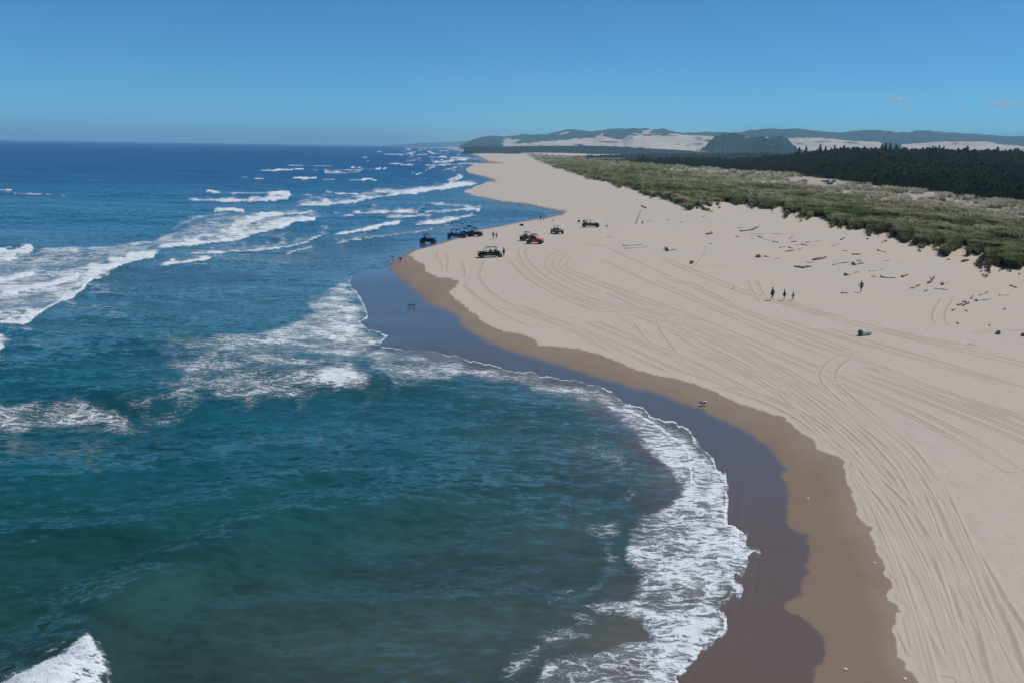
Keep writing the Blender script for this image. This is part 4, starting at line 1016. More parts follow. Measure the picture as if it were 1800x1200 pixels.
def buggy(px, py, heading, rows, mat, label, cage=None, roof=None, panel=None, lean=0.0, hood=None):
    """side-by-side sand buggy; x is forward"""
    cage = cage or STEEL
    root = empty('sand_buggy', spot(px, py), heading, label, 'sand buggy', 'sand buggies parked on the beach')
    root.scale = (1.08, 1.08, 1.08)
    Lx = 0.85*(rows-1); xr, xf = -1.15-Lx, 1.20; R0 = .42
    b = MB()                                                         # tub, hood and rear deck
    b.prism([(xr+.15, .62), (xr-.15, 1.02), (xr+.55, 1.10), (xr+.75, .78), (xr+.78, .50)], -.55, .55, .08)
    b.prism([(xr+.7, .36), (xr+.7, .82), (xr+.95, .88), (.52, .84), (.55, .36)], -.74, -.64, .02)
    b.prism([(xr+.7, .36), (xr+.7, .82), (xr+.95, .88), (.52, .84), (.55, .36)], .64, .74, .02)
    b.build('body', mat, root)
    b = MB(); b.prism([(.50, .40), (.50, 1.02), (.85, 1.06), (1.38, .86), (1.58, .66), (1.50, .42)], -.56, .56, .10); b.build('hood', hood or mat, root)
    b = MB(); b.box(((xr+.6+.55)/2, 0, .36), (.55-xr-.5, 1.36, .07)); b.box((1.56, 0, .52), (.06, .8, .22))
    for sx in (xr+.05, 1.15):
        for sy in (-1, 1):
            b.tube([(sx, sy*.25, .5), (sx, sy*.72, .42)], .035); b.tube([(sx+.12, sy*.3, .82), (sx, sy*.66, .45)], .045)
    b.tube([(1.5, -.42, .42), (1.68, -.3, .66), (1.68, .3, .66), (1.5, .42, .42)], .03); b.build('chassis', STEEL, root)
    for sx in (xr, 1.18):
        for sy in (-1, 1):
            f = MB(); f.prism([(sx-.46, .80), (sx-.3, .97), (sx+.3, .97), (sx+.48, .78), (sx+.3, .90), (sx-.3, .90)], sy*.80-.17, sy*.80+.17, .02); f.build('fender', mat, root)
            w = MB(); w.wheel((0, 0, 0), R0, .30); w = w.build('wheel', RUBBER, root); w.location = (sx, sy*.80, R0-.02); w.rotation_euler = (0, .4*sx, 0)
            q = MB(); q.wheel((0, 0, 0), .225, .20, 12, .15, 0); q.tube([(0, -.06, 0), (0, .06, 0)], .07); q.build('rim', RIM, w)
    for k in range(rows):
        x = -.30-.85*k
        for sy in (-.33, .33):
            m = MB(); m.box((x+.05, sy, .60), (.5, .46, .16)); m.box((x-.22, sy, .92), (.13, .44, .62), Matrix.Rotation(-.22, 3, 'Y')); m.box((x-.31, sy, 1.26), (.1, .24, .16)); m.build('seat', VINYL, root)
    c = MB(); top = 1.82; xb = -.62-Lx
    for sy in (-1, 1):
        y = sy*.66; yt = sy*.54
        c.tube([(.62, y, .84), (.30, yt, top-.06), (.1, yt, top), (xb, yt, top), (xb-.25, yt, top-.1), (xr+.35, sy*.5, 1.08)], .032)
        for k in range(rows): c.tube([(-.42-.85*k, y, .82), (-.38-.85*k, yt, top)], .030)
        c.tube([(.56, y, 1.02), (-.42, y, 1.05), (xb-.2, y, 1.04)], .024)
    for x, z in [(.28, top-.06), (.0, top), (xb, top)]+[(-.38-.85*k, top) for k in range(rows)]: c.tube([(x, -.54, z), (x, .54, z)], .03)
    c.tube([(xb, -.54, top-.02), (xb-.3, .5, 1.15)], .022); c.build('roll_cage', cage, root)
    if roof: m = MB(); m.prism([(xb-.1, top+.03), (xb-.05, top+.08), (.12, top+.08), (.30, top-.01), (.1, top+.035)], -.58, .58, .03); m.build('roof', roof, root)
    if panel:
        m = MB(); m.prism([(-.35, .52), (-.32, .74), (.3, .72), (.3, .52)], -.765, -.745, .02); m.build('door_panel', panel, root)
        m = MB(); m.prism([(-.35, .52), (-.32, .74), (.3, .72), (.3, .52)], .745, .765, .02); m.build('door_panel', panel, root)
    for sy in (-.38, .38):
        m = MB(); m.box((1.50, sy, .74), (.1, .2, .09)); m.build('headlight', LENS, root)
    m = MB(); m.tube([(.30, -.28, .98), (.14, -.28, 1.06)], .02)
    ring = [(.12+.05*math.cos(a), -.28+.17*math.cos(a+1.57), 1.07+.17*math.sin(a+1.57)) for a in [k*.7 for k in range(10)]]; m.tube(ring, .014, 5); m.build('steering_wheel', VINYL, root)
    return root
def whip(root, x, y, h, mat, w=.55, hh=.32):
    m = MB(); m.tube([(x, y, 1.0), (x+.02, y, h*.6), (x-.03, y, h)], .013, 5, .007); m = m.build('whip_mast', PALE_STEEL, root)
    V = []; F = []; n = 6
    for i in range(n+1):
        u = i/n; ww = .05*math.sin(u*6)
        for dz in (0, -hh): V += [(x-.03-w*u, y+ww-.008, h+dz*(1-.25*u)), (x-.03-w*u, y+ww+.008, h+dz*(1-.25*u))]
    for i in range(n):
        a = i*4; F += [(a, a+4, a+6, a+2), (a+1, a+3, a+7, a+5), (a, a+1, a+5, a+4), (a+2, a+6, a+7, a+3)]
    F += [(0, 2, 3, 1), (n*4, n*4+1, n*4+3, n*4+2)]
    q = MB(); q.add(V, F); q.build('flag', mat, m)
FLAG_BLACK = simple_mat('black_flag_cloth', (.02, .02, .025), .9); FLAG_BLUE = simple_mat('navy_flag_cloth', (.02, .03, .06), .9)
FLAG_RED = simple_mat('faded_red_cloth', (.26, .12, .10), .9)

v1 = buggy(752, 427.5, R_(-8), 1, P_NAVY, 'navy sand buggy with open cage on the wet point, nearest the water', roof=P_NAVY)
v2 = buggy(806, 418.5, R_(8), 2, P_BLUE, 'blue roofed buggy, left end of the close-parked trio by the water', roof=P_BLUE)
v2b = buggy(821, 416.0, R_(4), 1, P_NAVY, 'dark blue buggy in the middle of the close-parked trio by the water', roof=P_NAVY)
v3 = buggy(835, 415.5, R_(-12), 1, P_BLACK, 'black buggy, right end of the close-parked trio by the water', roof=P_NAVY)
v4 = buggy(857, 452.5, R_(196), 2, P_TEAL, 'dark green four-seat buggy with pale side panels, standing nearest the camera', panel=P_GREY)
v6 = buggy(928, 423.0, R_(20), 1, P_GREY, 'grey buggy with two people aboard, half behind the red buggy')
v5 = buggy(940.5, 428.5, R_(-14), 1, P_RED, 'bright red sand buggy parked in front of the grey one', roof=P_BLACK)
v7 = buggy(979, 411.0, R_(-70), 1, P_GREEN, 'small green buggy standing alone between the red one and the long olive one', cage=PALE_STEEL)
v8 = buggy(1041, 399.5, R_(2), 2, P_OLIVE, 'long olive-black four-seat buggy with pale cage bars beside two camp chairs', cage=PALE_STEEL)
whip(v6, -.9, .3, 3.4, FLAG_BLACK, .9, .45); whip(v7, -1.4, -.3, 3.0, FLAG_BLACK, .45, .4); whip(v2, -1.2, .4, 3.3, FLAG_BLUE, .4, .35); whip(v2b, -.9, .3, 2.9, FLAG_BLUE, .35, .3); whip(v3, -.9, .3, 2.3, FLAG_BLUE, 1.0, .4)

# ---- camp chairs, flag pole, boards in the dune
CANVAS = simple_mat('dark_canvas', (.055, .05, .05), .9)
for px, lab in ((1017, 'dark folding camp chair, the one farther from the olive buggy'), (1026.5, 'dark folding camp chair right beside the olive buggy')):
    r = empty('camp_chair', spot(px, 393.5), R_(200 if px < 1020 else 170), lab, 'camp chair', 'camp chairs beside the olive buggy')
    m = MB(); m.box((0, 0, .44), (.56, .50, .04)); m.build('seat', CANVAS, r)
    m = MB(); m.box((0, .26, .74), (.62, .04, .52), Matrix.Rotation(-.2, 3, 'X')); m.build('backrest', CANVAS, r)
    for sx in (-1, 1):
        m = MB(); m.box((sx*.33, 0, .66), (.07, .46, .03)); m.build('armrest', CANVAS, r)
        for sy in (-1, 1): m = MB(); m.tube([(sx*.28, sy*.24, 0), (-sx*.05+sx*.33, -sy*.2, .64)], .014); m.build('leg', STEEL, r)
WOODG = simple_mat('weathered_wood', (.42, .37, .32), .9, var=.35, scale=3)
r = empty('leaning_pole', spot(1116.5, 394.5), 0, 'tall leaning weathered pole with a faded red board at its tip', 'pole')
m = MB(); m.tube([(0, 0, -.4), (.55, 0, 1.8), (1.35, 0, 3.7)], .13, 8, .09); m.build('pole', WOODG, r)
m = MB(); m.tube([(1.35, 0, 3.7), (1.75, 0, 4.75)], .03, 6); m.build('stick', WOODG, r)
m = MB(); m.box((2.05, 0, 4.7), (1.65, .06, .36), Matrix.Rotation(R_(24), 3, 'Y')); m.build('board', FLAG_RED, r)
for px, py, w, lab in ((1436, 351.5, .62, 'white notice board, left one of the pair in the dune grass'), (1443.5, 350.5, .45, 'white notice board, right one of the pair in the dune grass')):
    r = empty('notice_board', spot(px, py+1), R_(8), lab, 'sign', 'notice boards in the dune grass')
    m = MB(); m.box((0, -.05, 1.45), (w, .04, 1.0)); m.build('board', simple_mat('board_white', (.62, .66, .64), .7, var=.1), r)
    m = MB(); m.box((0, 0, .55), (.1, .1, 2.2)); m.build('post', WOODG, r)

# ================================================================== people
SKIN = simple_mat('skin', (.42, .24, .16), .6); SKIN_D = simple_mat('tanned_skin', (.30, .17, .11), .6)
HAIR_D = simple_mat('dark_hair', (.02, .015, .012), .8); HAIR_L = simple_mat('fair_hair', (.28, .19, .10), .8)
_cl = {}
def cloth(c):
    if c not in _cl: _cl[c] = simple_mat('cloth_%d' % len(_cl), c, .9, var=.1)
    return _cl[c]
def skinned(name, verts, edges, radii, mat, parent, root=0, sub=1):
    me = bpy.data.meshes.new(name); me.from_pydata([tuple(v) for v in verts], edges, []); me.materials.append(mat)
    o = link(name, me, None, parent); md = o.modifiers.new('skin', 'SKIN'); md.use_smooth_shade = True
    if not me.skin_vertices:
        bpy.context.view_layer.objects.active = o
    sv = me.skin_vertices[0].data
    for i, r in enumerate(radii): sv[i].radius = (r, r); sv[i].use_root = (i == root)
    s = o.modifiers.new('sub', 'SUBSURF'); s.levels = sub; s.render_levels = sub
    return o
def person(px, py, H, facing, label, shirt, pants, pose='walk', skin=None, hair=None, group=None, long_legs=False, sleeves=True, loc=None, hat=None):
    """y is forward in the figure's own frame"""
    skin = skin or SKIN; hair = hair or HAIR_D
    root = empty('person', loc if loc is not None else spot(px, py), facing, label, 'person', group)
    hip = .53; bend = 0.0; st = .16
    P = {}
    if pose in ('walk', 'stand', 'arms_out'):
        st = {'walk': .15, 'stand': .03, 'arms_out': .13}[pose]
        P = dict(pel=(0, 0, hip), bel=(0, .005, .62), che=(0, .005, .73), neck=(0, 0, .845), hb=(0, .012, .885), hm=(0, .015, .935), ht=(0, .01, .98),
                 hipL=(-.05, 0, .51), kneeL=(-.055, st*.65, .285), ankL=(-.055, st, .045), toeL=(-.062, st+.09, .018),
                 hipR=(.05, 0, .51), kneeR=(.055, -st*.25, .275), ankR=(.055, -st, .06), toeR=(.062, -st+.09, .018),
                 shL=(-.105, 0, .80), elL=(-.135, -.06, .64), wrL=(-.14, -.02, .50), shR=(.105, 0, .80), elR=(.135, .03, .64), wrR=(.14, .10, .51))
        if pose == 'arms_out': P.update(elL=(-.185, -.02, .67), wrL=(-.235, .06, .57), elR=(.185, .03, .67), wrR=(.235, .08, .56))
    elif pose == 'bend':
        P = dict(pel=(0, -.04, .48), bel=(0, .04, .55), che=(0, .14, .60), neck=(0, .24, .64), hb=(0, .275, .655), hm=(0, .31, .67), ht=(0, .35, .68),
                 hipL=(-.05, -.03, .47), kneeL=(-.07, .06, .26), ankL=(-.07, 0, .045), toeL=(-.08, .09, .018), hipR=(.05, -.03, .47), kneeR=(.07, .03, .26), ankR=(.07, -.04, .045), toeR=(.08, .05, .018),
                 shL=(-.105, .20, .62), elL=(-.12, .22, .46), wrL=(-.10, .28, .33), shR=(.105, .20, .62), elR=(.12, .22, .46), wrR=(.10, .28, .33))
    elif pose == 'sit':
        P = dict(pel=(0, 0, .07), bel=(0, -.02, .16), che=(0, -.03, .27), neck=(0, -.01, .385), hb=(0, .005, .425), hm=(0, .01, .475), ht=(0, .005, .52),
                 hipL=(-.05, .03, .065), kneeL=(-.08, .22, .20), ankL=(-.07, .36, .045), toeL=(-.075, .44, .03), hipR=(.05, .03, .065), kneeR=(.08, .24, .17), ankR=(.07, .42, .045), toeR=(.075, .50, .03),
                 shL=(-.105, -.02, .34), elL=(-.13, .06, .20), wrL=(-.09, .18, .19), shR=(.105, -.02, .34), elR=(.13, .06, .20), wrR=(.09, .18, .18))
    P = {k: Vector(v)*H for k, v in P.items()}
    names = list(P); ix = {n: i for i, n in enumerate(names)}
    R0 = dict(pel=.075, bel=.066, che=.078, neck=.030, hb=.042, hm=.052, ht=.036, hipL=.052, kneeL=.034, ankL=.021, toeL=.018, hipR=.052, kneeR=.034, ankR=.021, toeR=.018,
              shL=.036, elL=.025, wrL=.017, shR=.036, elR=.025, wrR=.017)
    E = [('pel','bel'),('bel','che'),('che','neck'),('neck','hb'),('hb','hm'),('hm','ht'),('pel','hipL'),('hipL','kneeL'),('kneeL','ankL'),('ankL','toeL'),('pel','hipR'),('hipR','kneeR'),('kneeR','ankR'),('ankR','toeR'),
         ('che','shL'),('shL','elL'),('elL','wrL'),('che','shR'),('shR','elR'),('elR','wrR')]
    V = [P[n] for n in names]; Ei = [(ix[a], ix[b]) for a, b in E]; rad = [R0[n]*H for n in names]
    for sd in 'LR':                                                   # palm and five fingers
        w = P['wr'+sd]; d = (w-P['el'+sd]).normalized(); sidev = Vector((0, 1, 0))
        V.append(w+d*.035*H); rad.append(.016*H); pi_ = len(V)-1; Ei.append((ix['wr'+sd], pi_))
        for k, (off, ln) in enumerate(((-.018, .036), (-.007, .045), (.004, .044), (.014, .038), (.028, .018))):
            a = V[pi_]+d*.012*H+sidev*off*H; V.append(a); rad.append(.0056*H); V.append(a+d*ln*H+Vector((0, .006*H, 0))); rad.append(.0048*H)
            Ei += [(pi_, len(V)-2), (len(V)-2, len(V)-1)]
    V.append(P['hm']+(P['hm']-P['hb']).normalized()*-.005*H+Vector((0, .056*H, 0))); rad.append(.009*H); Ei.append((ix['hm'], len(V)-1))   # nose
    skinned('body', V, Ei, rad, skin, root)
    def piece(name, segs, grow, mat, ends=None):
        nn = []; 
        for a, b in segs:
            for q in (a, b):
                if q not in nn: nn.append(q)
        pos = [P[q] if not ends or q not in ends else P[q].lerp(P[ends[q][0]], ends[q][1]) for q in nn]
        skinned(name, pos, [(nn.index(a), nn.index(b)) for a, b in segs], [R0[q]*H*grow for q in nn], mat, root)
    if shirt:
        segs = [('pel','bel'),('bel','che'),('che','shL'),('shL','elL'),('che','shR'),('shR','elR')]
        e = None if not sleeves else {}
        if sleeves == 'long': segs += [('elL','wrL'),('elR','wrR')]
        piece('shirt', segs, 1.16, shirt, {'elL': ('shL', .35), 'elR': ('shR', .35)} if sleeves is True else None)
    segs = [('pel','hipL'),('hipL','kneeL'),('pel','hipR'),('hipR','kneeR')]
    if long_legs: segs += [('kneeL','ankL'),('kneeR','ankR')]
    piece('trousers' if long_legs else 'shorts', segs, 1.20, pants)
    m = MB(); c = P['hm']; up = (P['ht']-P['hb']).normalized(); fw = up.cross(Vector((1, 0, 0))) * -1
    n = 10; Vh = []; F = []
    for i in range(5):
        th = i/4*1.75; rr = .058*H
        for j in range(n):
            a = 2*math.pi*j/n; cut = 1.0 if math.sin(a) < .3 else .62
            q = th*cut; Vh.append(c+up*(.004*H+rr*1.12*math.cos(q))+Vector((1, 0, 0))*rr*math.sin(q)*math.cos(a)+fw*(rr*1.05*math.sin(q)*math.sin(a)-.006*H))
    for i in range(4):
        for j in range(n): F.append((i*n+j, i*n+(j+1) % n, (i+1)*n+(j+1) % n, (i+1)*n+j))
    m.add(Vh, F); m.build('hair', hat or hair, root, True)
    if hat: pass
    for s_ in (-1, 1):
        m = MB(); q = P['hm']+fw*.050*H+Vector((s_*.018*H, 0, 0))+up*.004*H; m.box(q, (.012*H, .008*H, .008*H)); m.build('eye', HAIR_D, root)
    return root
BLK = cloth((.018, .016, .016)); NAV = cloth((.03, .04, .07)); BRN = cloth((.11, .075, .05)); WHT = cloth((.72, .72, .70)); GRY = cloth((.20, .20, .21)); TAN = cloth((.42, .36, .29)); PNK = cloth((.42, .18, .15)); LTB = cloth((.48, .55, .62))
W4 = 'walkers on the open sand by the driftwood'
person(1357, 528.5, 1.84, R_(100), 'tall walker in black top and shorts, leftmost of the three walking together', BLK, BLK, 'walk', SKIN_D, group=W4, sleeves='long')
person(1378, 528.5, 1.55, R_(85), 'walker in a bulky dark jacket with bare pale legs, between the other two', BLK, BLK, 'stand', SKIN, group=W4, sleeves='long')
person(1393.5, 528.5, 1.28, R_(95), 'small walker in a pale top and grey leggings at the right of the trio', TAN, GRY, 'walk', SKIN, HAIR_L, group=W4, long_legs=True)
person(1513, 514.0, 1.68, R_(120), 'lone walker in dark top, arms held out, near the dark plank', BLK, BRN, 'arms_out', SKIN_D, group=W4, sleeves='long')
G5 = 'people standing around the buggies'
person(867, 420.0, 1.66, R_(170), 'person in black standing, left of the pair between the buggy trio and the red buggy', BLK, BLK, 'stand', SKIN_D, group=G5, sleeves='long')
person(872.8, 420.0, 1.5, R_(150), 'bare-chested person in grey shorts beside the person in black', None, GRY, 'stand', SKIN, HAIR_L, group=G5)
person(885.5, 451.5, 1.80, R_(140), 'person in brown shirt and shorts standing right of the four-seat green buggy', BRN, BLK, 'stand', SKIN, group=G5)
person(950.2, 389.0, 1.72, R_(20), 'person in dark clothes at the water inlet behind the buggies', BLK, NAV, 'stand', SKIN_D, group=G5, long_legs=True)
person(955.6, 389.3, 1.62, R_(-30), 'person in white top and dark shorts at the water inlet', WHT, BLK, 'walk', SKIN, HAIR_L, group=G5)
person(1067.5, 399.0, 1.6, R_(70), 'person in white top sitting on the sand right of the olive buggy', WHT, BLK, 'sit', SKIN, group=G5, long_legs=True)
for (dx, lab) in ((-.1, 'dark-clad passenger perched in the grey buggy, on its near side'), (-.1, 'dark-clad passenger perched in the grey buggy, on its far side')):
    sy = -.33 if 'near' in lab else .33
    a = R_(20); base = v6.location; o = Vector((dx-.28, sy, .68 if sy < 0 else .72)); w = Vector((o.x*math.cos(a)-o.y*math.sin(a), o.x*math.sin(a)+o.y*math.cos(a), o.z))
    person(0, 0, 1.72, a-math.pi/2, lab, BLK, GRY, 'sit', SKIN_D, group='people riding in the grey buggy', loc=base+w, sleeves='long')
G6 = 'people playing at the edge of the water'
person(704.5, 461.0, 1.40, R_(60), 'figure in dark swimwear crouching on the wet sand at the point', NAV, BLK, 'bend', SKIN_D, group=G6)
person(690.5, 457.0, 1.25, R_(100), 'child in reddish top wading at the tip of the point', PNK, BLK, 'bend', SKIN, group=G6)
person(686.5, 466.5, 1.15, R_(80), 'child in pale top squatting in the foam below the others', WHT, LTB, 'bend', SKIN, HAIR_L, group=G6)

# ================================================================== driftwood
def wood_mat(name, c, c2, sc=3.0):
    t = NT(name); o = t.n('TexCoord').outputs['Object']
    n = t.mapr(t.noise(t.vmul(o, (.35, 1, 1)), sc, 5, .65), .3, .7)
    col = t.mix(n, c, c2)
    return t.done(t.bsdf(col, .9, .15, t.bump(t.noise(t.vmul(o, (.15, 1, 1)), 14, 4), .6, .03)))
W_PALE = wood_mat('bleached_driftwood', (.62, .57, .50), (.44, .39, .33)); W_GREY = wood_mat('grey_driftwood', (.38, .335, .29), (.25, .22, .19))
W_DARK = wood_mat('dark_driftwood', (.17, .13, .105), (.28, .225, .18)); W_CUT = wood_mat('sawn_end', (.10, .07, .05), (.20, .14, .10))
W_SHAPE = {'p': W_PALE, 'g': W_GREY, 'd': W_DARK}
GD = 'driftwood strewn below the dune'
_dn = [0]
def log(x1, y1, x2, y2, r, tone, label, root_end=0, kink=.06, lift_=0.0, taper=.6, flat=1.0, name='driftwood_log', branches=0):
    _dn[0] += 1; rr = random.Random(_dn[0]*13+5)
    a = spot(x1, y1); b = spot(x2, y2); L = (b-a).length; mid = (a+b)/2
    ax = (b-a).normalized(); side = ax.cross(Vector((0, 0, 1))).normalized()
    n = 9; m = 10; V = []; F = []
    ph = rr.uniform(0, 6)
    for i in range(m+1):
        u = i/m; k = r*(1+(taper-1)*u)*(1+.16*math.sin(u*9+ph))
        if i in (0, m): k *= .72
        if root_end and u < .18: k *= 1+root_end*(1-u/.18)
        c = a.lerp(b, u)-mid + side*(math.sin(u*5+ph)*kink*L*.35) + Vector((0, 0, k*.62*flat + lift_*max(0, u-.6)*L))
        for j in range(n):
            t_ = 2*math.pi*j/n; q = k*(1+.18*math.sin(3*t_+ph+u*4)+.10*rr.uniform(-1, 1)); V.append(c+side*q*math.cos(t_)+Vector((0, 0, q*flat*math.sin(t_))))
    for i in range(m):
        for j in range(n): F.append((i*n+j, i*n+(j+1) % n, (i+1)*n+(j+1) % n, (i+1)*n+j))
    F += [tuple(range(n))[::-1], tuple(range(m*n, (m+1)*n))]
    mb = MB(); mb.add(V, F); o = mb.build(name, W_SHAPE[tone], None, True); o.location = mid
    tag(o, label, 'driftwood', GD)
    if root_end:
        q = MB()
        for k in range(7):
            t_ = k*.9+ph; d = (side*math.cos(t_)+Vector((0, 0, 1))*abs(math.sin(t_))-ax*.5).normalized(); c0 = a-mid+Vector((0, 0, r*.7))
            q.tube([c0, c0+d*r*(1.2+root_end*rr.uniform(.4, 1)), c0+d*r*(1.8+root_end*rr.uniform(.5, 1.4))+Vector((0, 0, -.1*r))], r*.32, 5, r*.1)
        q.build('root', W_DARK, o)
    for k in range(branches):
        u = rr.uniform(.3, .8); c0 = a.lerp(b, u)-mid+Vector((0, 0, r*.6)); d = (side*rr.choice((-1, 1))*.6+ax*.6+Vector((0, 0, rr.uniform(.3, .8)))).normalized()
        q = MB(); q.tube([c0, c0+d*L*.14, c0+d*L*.2+Vector((0, 0, .05))], r*.35, 5, r*.12); q.build('branch', W_SHAPE[tone], o)
    return o
